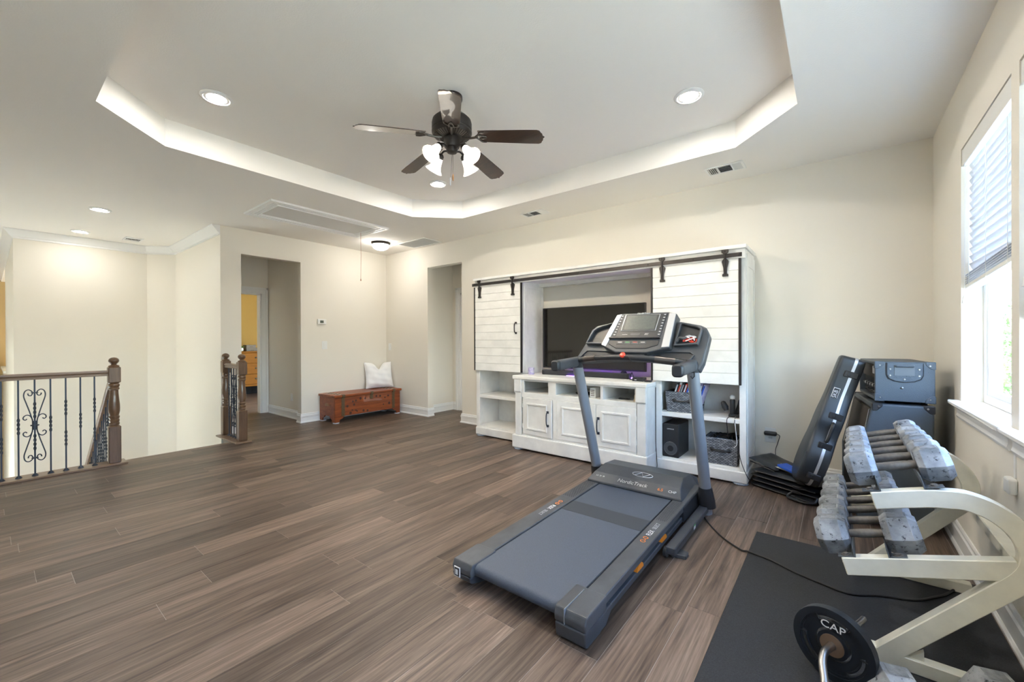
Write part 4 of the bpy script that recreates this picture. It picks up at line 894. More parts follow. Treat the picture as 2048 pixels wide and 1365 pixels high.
# ================================================================== treadmill
tm = thing('treadmill', 'dark grey folding treadmill with tablet console in the room centre', 'treadmill', (-1.15, 2.3, 0))
TL, TR, BL, BR = -1.525, -.785, -1.412, -.880
def zt(y): return .125+(y-1.46)*.018
def slab(nm, x0, x1, y0, y1, dz0, dz1, ma, par=tm, bev=.004):
    m = M(); m.add([(x0, y0, zt(y0)+dz0), (x1, y0, zt(y0)+dz0), (x1, y1, zt(y1)+dz0), (x0, y1, zt(y1)+dz0), (x0, y0, zt(y0)+dz1), (x1, y0, zt(y0)+dz1), (x1, y1, zt(y1)+dz1), (x0, y1, zt(y1)+dz1)], [(0, 3, 2, 1), (4, 5, 6, 7), (0, 1, 5, 4), (1, 2, 6, 5), (2, 3, 7, 6), (3, 0, 4, 7)])
    return m.build(nm, ma, par, bev=bev)
fr_ = slab('foot_rail', BR+.006, TR, 1.60, 3.23, -.040, 0, m_tml); fl_ = slab('foot_rail', TL, BL-.006, 1.60, 3.23, -.040, 0, m_tml)
slab('side_frame', TR-.05, TR-.006, 1.66, 3.0, -.104, -.072, m_tm); slab('side_frame', TL+.006, TL+.05, 1.66, 3.0, -.104, -.072, m_tm)
slab('deck_board', BL, BR, 1.50, 2.95, -.05, -.006, m_tmd)
# belt wraps a rear roller
rr_ = .030; y0 = 1.475+rr_
pts = [(2.93, zt(2.93)-.004)]+[(y0+rr_*math.cos(rad(90+18*i)), zt(y0)-.004-rr_+rr_*math.sin(rad(90+18*i))) for i in range(11)]+[(2.93, zt(2.93)-.062), (2.93, zt(2.93)-.058)]+[(y0+(rr_-.004)*math.cos(rad(90+18*i)), zt(y0)-.004-rr_+(rr_-.004)*math.sin(rad(90+18*i))) for i in range(10, -1, -1)]+[(2.93, zt(2.93)-.008)]
belt = M().prism(pts, 'x', BL+.004, BR-.004).build('running_belt', m_belt, tm, smooth=35)
slab('belt_seam', BL+.004, BR-.004, 2.30, 2.46, -.0042, -.0032, m_belts, belt, 0)
for x0, x1, nm in ((BR-.046, TR+.006, 0), (TL-.006, BL+.010, 1)):
    e = M(); zz = .122
    e.prism([(1.452, .07), (1.448, .10), (1.462, .128), (1.64, .133), (1.64, .07)], 'x', x0, x1); o = e.build('end_cap', m_tml, tm, bev=.006, seg=2)
    b0, b1 = (x0+.004, x1-.002) if nm == 0 else (x0+.002, x1-.004)
    zb0 = 0 if nm == 0 else .032
    M().prism([(1.455, zb0+.01), (1.448, .069), (1.70, .069), (1.70, .045), (1.66, .02), (1.64, .004), (1.60, .004), (1.58, 0), (1.47, zb0)], 'x', b0, b1).build('end_foot', m_tm, o, bev=.006, seg=2)
M().box(BR+.002, BR+.005, 1.4475, 1.62, .07, .1335).build('cap_seam_highlight', m_tube, tm)  # pale strip paints the highlight along the cap seam
M().box(TL+.012, TL+.052, 1.4445, 1.4485, .052, .100).build('warning_sticker', m_print, tm); M().box(TL+.016, TL+.048, 1.4435, 1.4447, .056, .096).build('warning_sticker', m_tmd, tm); M().box(TL+.022, TL+.040, 1.4428, 1.444, .062, .088).build('warning_sticker', m_print, tm)
M().box(BL+.03, BL+.12, 1.60, 1.68, 0, .05).build('rear_foot', m_tm, tm, bev=.006)
# raised grip dots on the rails
dots = M()
for x0, x1 in ((BR+.02, TR-.015), (TL+.015, BL-.02)):
    for i in range(34):
        yy = 2.0+.024*i if False else 2.50+.0105*i
        for j in range(5):
            xx = x0+(x1-x0)*(j+(.5 if i % 2 else 0))/5; dots.box(xx-.0022, xx+.0022, yy-.0022, yy+.0022, zt(yy), zt(yy)+.0012)
dd = dots.build('grip_dots', m_tmd, tm); dd['kind'] = 'stuff'
for x, sg in (((BR+TR)/2+.004, 1), ((TL+BL)/2, -1)):
    yc = 2.29; zz = zt(yc)+.001; xa = (0, sg, sg*.018); ya = (-sg, 0, 0)
    for body, sz, ma, dy, sq in (('FLEX', .040, m_print, .015, .8), ('SELECT', .034, m_silver, .115, .75), ('O-O', .042, m_printo, -.075, .9)):
        text('lettering', body, sz, ma, tm, (x, yc+sg*dy, zz+sg*dy*.018), xa, ya, squash=sq)
for y in (2.42, 2.05):
    zq = zt(y)-.073; M().prism([(y+.042*math.cos(rad(q)), zq+.033*math.sin(rad(q))) for q in range(0, 181, 15)], 'x', TR-.035, TR-.003).build('orange_cushion', m_orange, tm)
# motor hood
def ring_h(y, z, dx): return [(-1.510+dx, y, z), (-.812-dx, y, z)]
hp_ = [(2.845, .148, 0), (2.845, .166, .002), (2.915, .213, .03), (3.05, .248, .05), (3.22, .235, .05), (3.31, .19, .02), (3.315, .10, 0)]
hv = []; 
for y, z, dx in hp_: hv += ring_h(y, z, dx)
n = len(hp_); hf = [(2*i, 2*i+1, 2*i+3, 2*i+2) for i in range(n-1)]+[(2*(n-1), 2*n-1, 1, 0), tuple(2*i for i in range(n))[::-1], tuple(2*i+1 for i in range(n))]
hood = M().add(hv, hf).build('motor_hood', m_tm, tm, bev=.006, seg=2)
up = Vector((0, .135, .035)).normalized()
text('lettering', 'NordicTrack', .042, m_silver, tm, (-1.17, 2.882, .192), (1, 0, 0), (0, .83, .56), shear=.2)
text('lettering', '6.5', .032, m_printo, tm, (-.965, 2.878, .190), (1, 0, 0), (0, .83, .56)); text('lettering', 'CHP', .028, m_print, tm, (-.885, 2.878, .190), (1, 0, 0), (0, .83, .56))
text('lettering', '2.5  20  20', .016, m_print, tm, (-1.42, 2.885, .1945), (1, 0, 0), (0, .83, .56))
lg = M(); ce = Vector((-1.13, 2.985, .233)); Yl = Vector((0, .968, .25))
lg.tube([ce+Vector((1, 0, 0))*.075*math.cos(2*PI*i/28)+Yl*.030*math.sin(2*PI*i/28) for i in range(28)], .0022, 5, closed=True)
lg.tube([ce+Vector((-.05, 0, 0))-Yl*.02, ce+Vector((-.012, 0, 0))+Yl*.026, ce+Vector((.012, 0, 0))-Yl*.026, ce+Vector((.05, 0, 0))+Yl*.02], .0022, 5); lg.build('emblem', m_silver, tm)
M().prism([(3.0, .02), (3.34, .02), (3.34, .12), (3.25, .15), (3.0, .13)], 'x', TL, TL+.06).build('front_bracket', m_tmd, tm); M().prism([(2.78, .045), (3.34, .02), (3.34, .12), (3.25, .155), (2.78, .14)], 'x', TR-.06, TR+.004).build('front_bracket', m_tmd, tm, bev=.004)
# base frame, boots, uprights
UX = (-1.555, -.725)
for x in UX:
    s = 1 if x > -1 else -1
    M().box(x-.028-.012*s, x+.028-.012*s, 2.36, 3.22, .022, .066).build('base_rail', m_tm, tm, bev=.005)
    M().lathe([(.026, -.012), (.03, -.008), (.03, .008), (.026, .012)], 18, (x-.04*s, 2.375, .03), (1, 0, 0)).build('transport_wheel', m_tmd, tm, smooth=35)
    M().prism([(x-.02, 2.39), (x+.05*s+.012, 2.40), (x+.05*s+.012, 2.455), (x-.02, 2.48)] if s > 0 else [(x+.02, 2.39), (x-.062, 2.40), (x-.062, 2.455), (x+.02, 2.48)], 'z', 0, .024).build('foot_pad', m_tm, tm, bev=.004)
    el = [(.036*math.cos(2*PI*i/20), .048*math.sin(2*PI*i/20)) for i in range(20)]
    def ell(y, z, k=1, kx=1): return [(x+a*k*kx, y+b*k, z) for a, b in el]
    M().loft([ell(3.145, 0, .9), ell(3.14, .05, .9)]).build('front_foot', m_tube, tm, smooth=35)
    M().loft([ell(3.145, .05, 1.35, 1.15), ell(3.125, .10, 1.32, 1.15), ell(3.095, .19, 1.12, 1.1), ell(3.092, .20, 1.08, 1.08)]).build('upright_boot', m_tmd, tm, smooth=35)
    k = .0
    M().loft([ell(3.095, .19), ell(2.775, 1.045)]).build('upright', m_tube, tm, smooth=35)
    M().loft([ell(2.785, 1.02, 1.06), ell(2.770, 1.06, 1.06), ell(2.765, 1.085, .9)]).build('upright_collar', m_tmd, tm, smooth=35)
    hs_ = rnd_rect(0, 0, .031, .036, .02, 4)
    M().loft([[(x+a, 2.79, 1.066+b) for a, b in hs_], [(x+a, 2.48, 1.050+b) for a, b in hs_]]).build('side_handle', m_tm, tm, smooth=35)
    M().loft([[(x+a*1.05, 2.485, 1.050+b*1.05) for a, b in hs_], [(x+a*1.05, 2.462, 1.049+b*1.05) for a, b in hs_], [(x+a*.8, 2.450, 1.049+b*.8) for a, b in hs_]]).build('handle_end_cap', m_tmd, tm, smooth=35)
M().tube([(-.70, 2.72, 1.03), (-.70, 2.722, 1.0), (-.712, 2.724, .985), (-.722, 2.722, 1.0)], .004, 6).build('cable_clip', m_black, tm)
M().box(UX[1]+.0155, UX[1]+.0168, 2.735, 2.775, .035, .062).build('sticker', m_print, tm); M().box(UX[1]+.0155, UX[1]+.0172, 2.735, 2.775, .055, .062).build('sticker', m_green, tm)
# console in its own tilted plane: y = 2.76 + (z-1.10)*.45
kz = .45; kn = Vector((0, -1, kz)).normalized()
def cp(x, z, d=0):
    p = Vector((x, 2.76+(z-1.10)*kz, z)); return p+kn*d
def cplate(nm, poly, d0, d1, ma, par=tm, bev=.004, seg=1, smooth=False, inset=0):
    c = Vector((sum(p[0] for p in poly)/len(poly), sum(p[1] for p in poly)/len(poly)))
    top = [(c.x+(p[0]-c.x)*(1-inset), c.y+(p[1]-c.y)*(1-inset)) for p in poly]
    return M().loft([[cp(*p, d0) for p in poly], [cp(*p, d1) for p in top]]).build(nm, ma, par, bev=bev, seg=seg, smooth=smooth)
wing = [(-1.580, 1.075), (-1.548, 1.134), (-1.505, 1.226), (-1.480, 1.297), (-1.452, 1.330), (-1.417, 1.346), (-1.298, 1.368), (-.833, 1.360), (-.700, 1.333), (-.664, 1.315), (-.640, 1.266), (-.648, 1.203), (-.662, 1.100), (-.682, 1.045), (-.720, 1.062), (-.877, 1.092), (-1.01, 1.102), (-1.15, 1.104), (-1.28, 1.098), (-1.425, 1.085)]
wl = cplate('console_shell', wing, -.09, -.02, m_tm, bev=.01, seg=2)
def rim(nm, outer, inner, d0, d1, ma, par):
    return M().loft([[cp(*p, d0) for p in outer], [cp(*p, d1) for p in outer], [cp(*p, d1) for p in inner], [cp(*p, d0) for p in inner]], closed=True).build(nm, ma, par, bev=.004)
def shrink(poly, q):
    c = Vector((sum(p[0] for p in poly)/len(poly), sum(p[1] for p in poly)/len(poly))); o = []
    for p in poly:
        d = Vector(p)-c; o.append(tuple(c+d*(1-q/d.length)))
    return o
for poly in ([(-1.495, 1.198), (-1.462, 1.300), (-1.425, 1.330), (-1.29, 1.356), (-1.345, 1.195)], [(-.850, 1.185), (-.825, 1.345), (-.700, 1.318), (-.678, 1.298), (-.698, 1.195)]):
    rim('accessory_tray', poly, shrink(poly, .018), -.02, .012, m_tm, tm); cplate('tray_floor', shrink(poly, .016), -.02, -.017, m_tmd, bev=0)
for poly in ([(-1.520, 1.108), (-1.48, 1.152), (-1.30, 1.150), (-1.235, 1.130)], [(-.96, 1.130), (-.90, 1.150), (-.742, 1.150), (-.725, 1.135), (-.748, 1.104)]):
    cplate('cup_recess', poly, -.02, -.0165, m_tmd, bev=0); rim('recess_rim', shrink(poly, -.010), poly, -.02, -.008, m_tm, tm)
center = [(-1.235, 1.128), (-1.350, 1.176), (-1.268, 1.400), (-1.225, 1.410), (-.905, 1.407), (-.845, 1.393), (-.862, 1.165), (-.925, 1.150), (-1.016, 1.128)]
ct = cplate('console_head', center, -.06, .030, m_tm, bev=.008, seg=2)
cplate('silver_strip', [(-1.270, 1.397), (-1.232, 1.402), (-1.316, 1.168), (-1.352, 1.180)], .028, .036, m_silver, bev=.003)
cplate('silver_strip', [(-.895, 1.397), (-.850, 1.393), (-.866, 1.168), (-.918, 1.163)], .028, .036, m_silver, bev=.003)
cplate('face_panel', [(-1.222, 1.398), (-.905, 1.396), (-.935, 1.236), (-1.290, 1.236)], .028, .034, m_tmd, bev=.002)
sf = [(-1.202, 1.396), (-.952, 1.391), (-.970, 1.277), (-1.220, 1.279)]
rim('screen_bezel', sf, shrink(sf, .006), .033, .038, m_silver, tm); cplate('screen_frame', shrink(sf, .006), .033, .0355, m_plastic, bev=0)
cplate('screen', [(-1.184, 1.387), (-.972, 1.383), (-.982, 1.287), (-1.197, 1.287)], .0355, .0365, m_lcd, bev=0)
for i in range(8):
    f = i/7
    for xa, xb in ((-1.226, -1.262), (-.921, -.944)):
        x = xa+(xb-xa)*f; z = 1.386-.135*f; cplate('key', [(x-.013, z-.0065), (x+.011, z-.0065), (x+.013, z+.0065), (x-.011, z+.0065)], .033, .0365, m_tm, bev=.001); cplate('key_print', [(x-.005, z-.002), (x+.006, z-.002), (x+.006, z+.002), (x-.005, z+.002)], .0364, .037, m_print, bev=0)
cplate('display_key', [(-1.145, 1.246), (-1.075, 1.246), (-1.072, 1.260), (-1.142, 1.260)], .033, .036, m_tm, bev=.001)
text('lettering', 'iFIT', .018, m_print, tm, cp(-1.03, 1.253, .0345), (1, 0, 0), (0, kz, 1), shear=.2); text('lettering', 'NordicTrack', .0075, m_silver, tm, cp(-1.185, 1.253, .0345), (1, 0, 0), (0, kz, 1))
text('lettering', 'NordicTrack', .017, m_print, tm, cp(-1.075, 1.4035, .0315), (1, 0, 0), (0, kz, 1), shear=.2)
cplate('console_ledge', [(-1.300, 1.222), (-.930, 1.222), (-.934, 1.233), (-1.296, 1.233)], .025, .048, m_tmd, bev=.003)
cplate('control_panel', [(-1.292, 1.212), (-.935, 1.214), (-.940, 1.180), (-1.02, 1.155), (-1.235, 1.155), (-1.296, 1.186)], .028, .034, m_tmd, bev=.003)
for i, ma in enumerate((m_tm, m_green, m_red, m_tm)): cplate('speed_key', [(-1.235+.055*i, 1.184), (-1.185+.055*i, 1.184), (-1.187+.055*i, 1.203), (-1.233+.055*i, 1.203)], .0335, .0365, m_tm, bev=.001); cplate('key_print', [(-1.225+.055*i, 1.196), (-1.195+.055*i, 1.196), (-1.195+.055*i, 1.2), (-1.225+.055*i, 1.2)], .0364, .037, ma if ma != m_tm else m_print, bev=0)
gb = [(-1.555, 2.765, 1.075), (-1.47, 2.735, 1.086), (-1.36, 2.70, 1.100), (-1.25, 2.685, 1.107), (-1.15, 2.68, 1.110), (-1.04, 2.685, 1.108), (-.94, 2.70, 1.101), (-.82, 2.735, 1.088), (-.725, 2.765, 1.072)]
M().tube(cat_spline(gb, 5), .020, 12).build('cross_bar', m_tmd, tm, smooth=True)
for sl_ in (gb[1:3], gb[6:8]): M().tube(cat_spline(sl_, 5), .0225, 12).build('pulse_grip', mat('grip_metal', (.10, .085, .075), .3, .6) if 'grip_metal' not in MATS else MATS['grip_metal'], tm, smooth=True)
M().loft([[cp(-1.22, 1.130, .0), cp(-1.03, 1.130, 0), cp(-1.03, 1.09, 0), cp(-1.22, 1.09, 0)], [(-1.22, 2.69, 1.125), (-1.03, 2.69, 1.125), (-1.03, 2.69, 1.095), (-1.22, 2.69, 1.095)]]).build('bar_mount', m_tm, tm, bev=.004)
M().lathe([(.019, 0), (.020, .012), (.014, .02), (.003, .022)], 18, (-1.145, 2.672, 1.122), (0, -.8, .6)).build('safety_key', m_red, tm, smooth=True)
M().tube(cat_spline([(-1.13, 2.655, 1.12), (-1.10, 2.65, 1.118), (-1.085, 2.652, 1.095), (-1.08, 2.66, 1.088)]), .002, 6).build('safety_cord', m_black, tm, smooth=True)
ep = thing('cord_bundle', 'red and grey cord bundle lying in the right console tray', 'cord', (-.76, 2.8, 1.2))
random.seed(5)
for k, ma in enumerate((m_red, m_red, m_print)):
    M().tube(cat_spline([cp(random.uniform(-.79, -.71), random.uniform(1.205, 1.245), .004+.006*k) for _ in range(7)], 4), .0035, 6).build('cord', ma, ep, smooth=True)
M().tube(cat_spline([cp(-.83, 1.215, .005), cp(-.815, 1.235, .012), cp(-.785, 1.232, .012), cp(-.765, 1.245, .01), cp(-.75, 1.252, .01)]), .009, 8).build('grey_loop', m_tm, ep, smooth=True)
pw = thing('power_cord', 'black treadmill power cord snaking over the mat to the wall', 'cord', (-.3, 2.6, 0))
M().tube(cat_spline([(-.775, 3.20, .12), (-.760, 3.16, .06), (-.723, 3.048, .008), (-.578, 2.827, .006), (-.448, 2.708, .006), (-.40, 2.69, .014), (-.293, 2.661, .0155), (-.175, 2.598, .0155), (-.07, 2.562, .0155), (.045, 2.538, .0155), (.156, 2.605, .0155), (.281, 2.66, .0155), (.358, 2.748, .0155), (.41, 2.822, .0155), (.485, 2.99, .016), (.50, 3.10, .006)], 8), .0052, 8).build('cable', m_cord, pw, smooth=True)
# ================================================================== amplifier corner
A6 = rotz(rad(6))
am = thing('amplifier_head', 'blue-grey amplifier head on top of the speaker cabinet', 'amplifier', (.193, 3.60, .826), A6)
aw, al, ah = .285, .56, .254
def lb(x0, x1, y0, y1, z0, z1): return M().box(x0, x1, y0, y1, z0, z1)
shell = M(); q = .022
shell.prism([(x, z) for x, z in rnd_rect(aw/2, ah/2, aw/2, ah/2, .014, 3)], 'y', 0, .022)
shell.prism([(x, z) for x, z in rnd_rect(aw/2, ah/2, aw/2, ah/2, .014, 3)], 'y', al-.022, al)
shell.box(0.0, aw, .02, al-.02, ah-.02, ah); shell.box(0, aw, .02, al-.02, 0, .02); shell.box(aw-.02, aw, .02, al-.02, .02, ah-.02)
shell.build('tolex_box', m_tolex, am, local=True, bev=.006)
fp = lb(.02, .035, .022, al-.022, ah*.55, ah-.02).build('logo_panel', m_grill, am, local=True)
lb(.012, .022, .08, .16, ah*.66, ah*.86).build('badge', m_silver, am, local=True, bev=.002)
lb(.03, .04, .022, al-.022, .02, ah*.55).build('control_plate', m_dark, am, local=True)
for i in range(11):
    M().lathe([(.012, 0), (.011, .016), (.004, .018)], 12, (.03, .06+.042*i, .085), (-1, 0, 0)).build('knob', m_silver if i % 2 else m_plastic, am, local=True, smooth=35)
for i in range(5): M().lathe([(.005, 0), (.004, .014)], 8, (.03, .08+.09*i, .045), (-1, 0, 0)).build('toggle_switch', m_chrome, am, local=True)
hpl = [(aw*.20, ah-.004), (aw*.20, ah*.68), (aw*.24, ah*.58), (aw*.34, ah*.52), (aw*.5, ah*.495), (aw*.66, ah*.52), (aw*.76, ah*.58), (aw*.80, ah*.68), (aw*.80, ah-.004)]
M().prism(hpl, 'y', -.006, .001).build('handle_plate', m_tolex, am, local=True, bev=.003)
M().prism([(p[0]*1.0+(.004 if p[0] > aw/2 else -.004), p[1]-.003) for p in hpl], 'y', -.003, .0005).build('handle_gasket', m_dark, am, local=True)
lb(aw*.33, aw*.665, -.008, -.0055, ah*.66, ah*.93).build('handle_recess', mat('recess_grey', (.10, .115, .13), .5), am, local=True)
lb(aw*.335, aw*.66, -.022, -.006, ah*.87, ah*.925).build('handle_bar', m_tolex, am, local=True, bev=.006)
for x, z in ((.26, .82), (.74, .82), (.26, .66), (.74, .66), (.5, .57)): M().lathe([(.006, 0), (.004, .003)], 8, (aw*x, -.006, ah*z), (0, -1, 0)).build('screw', m_chrome, am, local=True)
M().lathe([(.008, 0), (.006, .006), (.002, .008)], 12, (aw*.46, 0, ah*.35), (0, -1, 0)).build('stud', m_chrome, am, local=True)
for sx in (0, 1):
    for sz in (0, 1):
        cx_, cz_ = sx*aw, sz*ah; dx, dz = (-1 if sx else 1), (-1 if sz else 1)
        M().prism([(cx_-dx*.003, cz_-dz*.003), (cx_+dx*.045, cz_-dz*.003), (cx_+dx*.045, cz_+dz*.016), (cx_+dx*.03, cz_+dz*.034), (cx_+dx*.016, cz_+dz*.045), (cx_-dx*.003, cz_+dz*.045)], 'y', -.004, .03).build('corner_guard', m_tolex, am, local=True, bev=.003)
        M().lathe([(.005, 0), (.003, .003)], 8, (cx_+dx*.024, -.004, cz_+dz*.022), (0, -1, 0)).build('screw', m_chrome, am, local=True)
for x in (.04, aw-.04):
    for y in (.05, al-.05): M().disc((x, y, -.014), .016, .014, 12).build('rubber_foot', m_dark, am, local=True)

sc_ = thing('speaker_cabinet', 'slanted blue-black guitar speaker cabinet on the floor in the corner', 'speaker', (.180, 3.575, 0), A6)
sw_, sl2, sh = .292, .70, .806
pr = [(0, sh), (-.080, .41), (-.080, .045), (sw_, .045), (sw_, sh)]
M().prism([(.0, sh-.03), (-.070, .41), (-.070, .06), (sw_-.01, .06), (sw_-.01, sh-.01), (.02, sh-.01)], 'y', .03, sl2-.03).build('inner_box', m_dark, sc_, local=True)
for y0, y1 in ((0, .03), (sl2-.03, sl2)): M().prism(pr, 'y', y0, y1).build('end_panel', m_tolex, sc_, local=True, bev=.010, seg=2)
M().prism([(0, sh), (-.006, sh-.03), (sw_, sh-.03), (sw_, sh)], 'y', .01, sl2-.01).build('top_panel', m_tolex, sc_, local=True, bev=.006)
M().prism([(-.080, .045), (-.080, .08), (sw_, .08), (sw_, .045)], 'y', .01, sl2-.01).build('bottom_panel', m_tolex, sc_, local=True, bev=.006)
M().prism([(-.012, sh-.04), (-.070, .42), (-.060, .42), (.002, sh-.04)], 'y', .032, sl2-.032).build('upper_grill', m_grill, sc_, local=True); M().prism([(-.070, .405), (-.070, .085), (-.06, .085), (-.06, .405)], 'y', .032, sl2-.032).build('lower_grill', m_grill, sc_, local=True)
for y in (.036, sl2-.036): M().prism([(-.014, sh-.04), (-.073, .42), (-.068, .42), (-.009, sh-.04)], 'y', y-.004, y+.004).build('grill_piping', m_silver, sc_, local=True)
M().frame([(.075, .46), (.235, .46), (.235, .60), (.075, .60)], [(.10, .485), (.21, .485), (.21, .575), (.10, .575)], 'y', -.006, .002).build('handle_frame', m_plastic, sc_, local=True, bev=.003)
lb(.10, .21, -.001, .003, .485, .575).build('handle_recess', m_dark, sc_, local=True)
for x in (.085, .225): M().lathe([(.005, 0), (.003, .003)], 8, (x, -.006, .59), (0, -1, 0)).build('screw', m_chrome, sc_, local=True)
for x, dx in ((0, 1), (sw_, -1)):
    for y in (0, sl2):
        yy = -.004 if y == 0 else sl2-.04
        M().prism([(x-dx*.004, sh+.004), (x+dx*.05, sh+.004), (x+dx*.05, sh-.012), (x+dx*.02, sh-.045), (x-dx*.004, sh-.045)], 'y', yy, yy+.044).build('corner_guard', m_plastic, sc_, local=True, bev=.004)
        M().lathe([(.006, 0), (.003, .004)], 8, (x+dx*.03, yy, sh-.014), (0, -1, 0)).build('screw', m_chrome, sc_, local=True)
for x in (-.03, sw_-.05):
    for y in (.07, sl2-.07): M().lathe([(.024, -.012), (.024, .012)], 14, (x, y, .024), (0, 1, 0)).build('caster', m_dark, sc_, local=True)

# guitar case leaning on the amplifier
Rc = rotz(rad(8)) @ Matrix.Rotation(rad(17.6), 3, 'Y')
gc = thing('guitar_case', 'black hard-shell guitar case leaning against the amplifier', 'case', (-.175, 3.62, .158), Rc)
zs = [0, .012, .04, .10, .17, .24, .31, .37, .43, .49, .55, .60, .66, .72, .90, .95, .972, .98]
hw = [.06, .11, .155, .186, .195, .190, .165, .138, .128, .130, .120, .100, .080, .070, .063, .060, .050, .03]
def smooth_outline():
    P = cat_spline([(a, b, 0) for a, b in zip(zs, hw)], 3); return [(p.x, max(p.y, .002)) for p in P]
SO = smooth_outline()
W0 = .195   # centre line offset so that the near side lies at local y=0
def loop(inset, t): return [(t, W0-(w_-inset), z+(inset if z < .1 else (-inset if z > .9 else 0))) for z, w_ in SO]+[(t, W0+(w_-inset), z+(inset if z < .1 else (-inset if z > .9 else 0))) for z, w_ in SO[::-1]]
M().loft([loop(.022, -.080), loop(.010, -.078), loop(.002, -.068), loop(0, -.055), loop(0, .006)]).build('lid_shell', m_case, gc, local=True, smooth=45)
M().loft([loop(-.0035, .004), loop(-.0035, .022)]).build('aluminium_band', m_silver, gc, local=True, smooth=45)
M().loft([loop(0, .020), loop(0, .056), loop(.004, .066), loop(.02, .072)]).build('base_shell', m_case, gc, local=True, smooth=45)
def side_y(z):
    for (z0, w0), (z1, w1) in zip(SO, SO[1:]):
        if z0 <= z <= z1: return W0-(w0+(w1-w0)*(z-z0)/max(1e-6, z1-z0))
    return W0
for z in (.86, .55, .33, .10):
    y = side_y(z); M().box(-.028, .052, y-.014, y+.006, z-.022, z+.022).build('latch', m_plastic, gc, local=True, bev=.004); M().box(-.012, .008, y-.018, y-.01, z-.013, z+.013).build('latch_lever', m_tmd, gc, local=True, bev=.003)
hh = M().tube(cat_spline([(.012, side_y(.36)-.004, .36), (.012, side_y(.38)-.030, .375), (.012, side_y(.43)-.040, .43), (.012, side_y(.48)-.034, .485), (.012, side_y(.50)-.004, .50)]), .010, 10); hh.build('carry_handle', m_plastic, gc, local=True, smooth=True)
y = side_y(.70); M().box(-.052, -.014, y-.005, y+.006, .655, .745).build('logo_plate', m_print, gc, local=True, bev=.001); M().box(-.049, -.017, y-.0062, y-.004, .659, .741).build('logo_field', m_plastic, gc, local=True)
text('lettering', 'SKB', .034, m_print, gc, (-.033, y-.0066, .70), (0, 0, 1), (-1, 0, 0), local=True)
for z, w_ in ((.05, .10), (.95, .03), (.25, .18)): M().lathe([(.006, 0), (.004, .004)], 8, (-.077, W0-w_, z), (-1, 0, 0)).build('rivet', m_plastic, gc, local=True)

# folded black bags under the case
random.seed(2)
def puff(L, Wd, hh, seed):
    n1, n2 = 16, 12; vs = []; fs = []
    for side in (0, 1):
        o = len(vs)
        for i in range(n1+1):
            for j in range(n2+1):
                s = -1+2*i/n1; t = -1+2*j/n2
                e = ((1-abs(s)**8)*(1-abs(t)**6))**.5; w_ = .10*math.sin(5*s+seed)+.10*math.sin(7*t+2*seed+3*s)
                z = hh/2+(hh/2*e*(1+w_) if side else -hh/2*e); vs.append((s*L/2, t*Wd/2, z))
        for i in range(n1):
            for j in range(n2): fs.append(tuple(o+q for q in (i*(n2+1)+j, (i+1)*(n2+1)+j, (i+1)*(n2+1)+j+1, i*(n2+1)+j+1)))
    return M().add(vs, fs)
for k, (L, Wd, z, a, dx, dy, lab) in enumerate(((.54, .36, 0.0, -26, 0, 0, 'bottom'), (.53, .35, .039, -24, .004, .002, 'second'), (.52, .35, .078, -26, -.004, 0, 'third'), (.50, .34, .117, -23, -.01, .004, 'topmost'))):
    t = thing('folded_bag', '%s folded black nylon bag in the pile under the guitar case' % lab, 'bag', (-.262+dx, 4.02+dy, z), rotz(rad(a)), group='folded black bags under the guitar case')
    puff(L, Wd, .042, k).build('nylon_body', m_bag, t, local=True, smooth=True)
    M().tube([(-L/2+.02, -Wd/2+.0, .018), (0, -Wd/2-.004, .018), (L/2-.02, -Wd/2+.0, .018)], .005, 6).build('zip_seam', m_plastic, t, local=True)
    M().box(.04+.02*k, .10+.02*k, -Wd/2-.008, -Wd/2+.01, .006, .030).build('buckle', m_plastic, t, local=True, bev=.004)
    if k == 1: M().tube(cat_spline([(.06, -Wd/2, .01), (.05, -Wd/2-.045, .0-.02), (.16, -Wd/2-.06, -.022), (.22, -Wd/2-.03, -.015), (.23, -Wd/2, .012)]), .011, 8).build('carry_strap', m_bag, t, local=True, smooth=True)
wedge = thing('black_cushion', 'black padded flap rising at the left of the bag pile', 'bag', (-.43, 4.10, .160), rotz(rad(-26)))
m = puff(.24, .30, .035, 5); m2 = M(); m2.T = Matrix.Translation((0, 0, .018)) @ Matrix.Rotation(rad(12), 4, 'Y'); m2.add(m.v, m.f); m2.build('padding', m_bag, wedge, local=True, smooth=True); M().tube([(-.11, -.13, .03), (.1, -.14, .0)], .004, 6).build('piping', m_plastic, wedge, local=True)
bl = thing('blue_booklet', 'bright blue booklet and papers on the bags by the case', 'booklet', (-.31, 3.96, .162), rotz(rad(-35)))
m = M(); m.T = Matrix.Translation((0, 0, .028)) @ Matrix.Rotation(rad(10), 4, 'Y'); m.box(-.06, .07, -.05, .05, 0, .018); m.build('cover', m_blue, bl, local=True, bev=.003)
m = M(); m.T = Matrix.Translation((-.03, .01, .022)) @ Matrix.Rotation(rad(8), 4, 'Y') @ Matrix.Rotation(rad(14), 4, 'Z'); m.box(-.09, .10, -.05, .06, 0, .004); m.build('paper', m_print, bl, local=True)
cg = thing('wall_charger', 'black plug-in charger in the wall outlet with cord', 'charger', (-.478, 4.38, .38))
M().box(-.525, -.425, 4.335, 4.382, .362, .398).build('body', m_plastic, cg, bev=.012, seg=2)
M().tube(cat_spline([(-.425, 4.36, .38), (-.405, 4.36, .365), (-.42, 4.355, .30), (-.435, 4.34, .24), (-.43, 4.325, .17)]), .003, 6).build('cord', m_cord, cg, smooth=True)
wc = thing('cord_cleat', 'small white cord cover on the wall below the window sill', 'wall fitting', (XR, 2.56, .62))
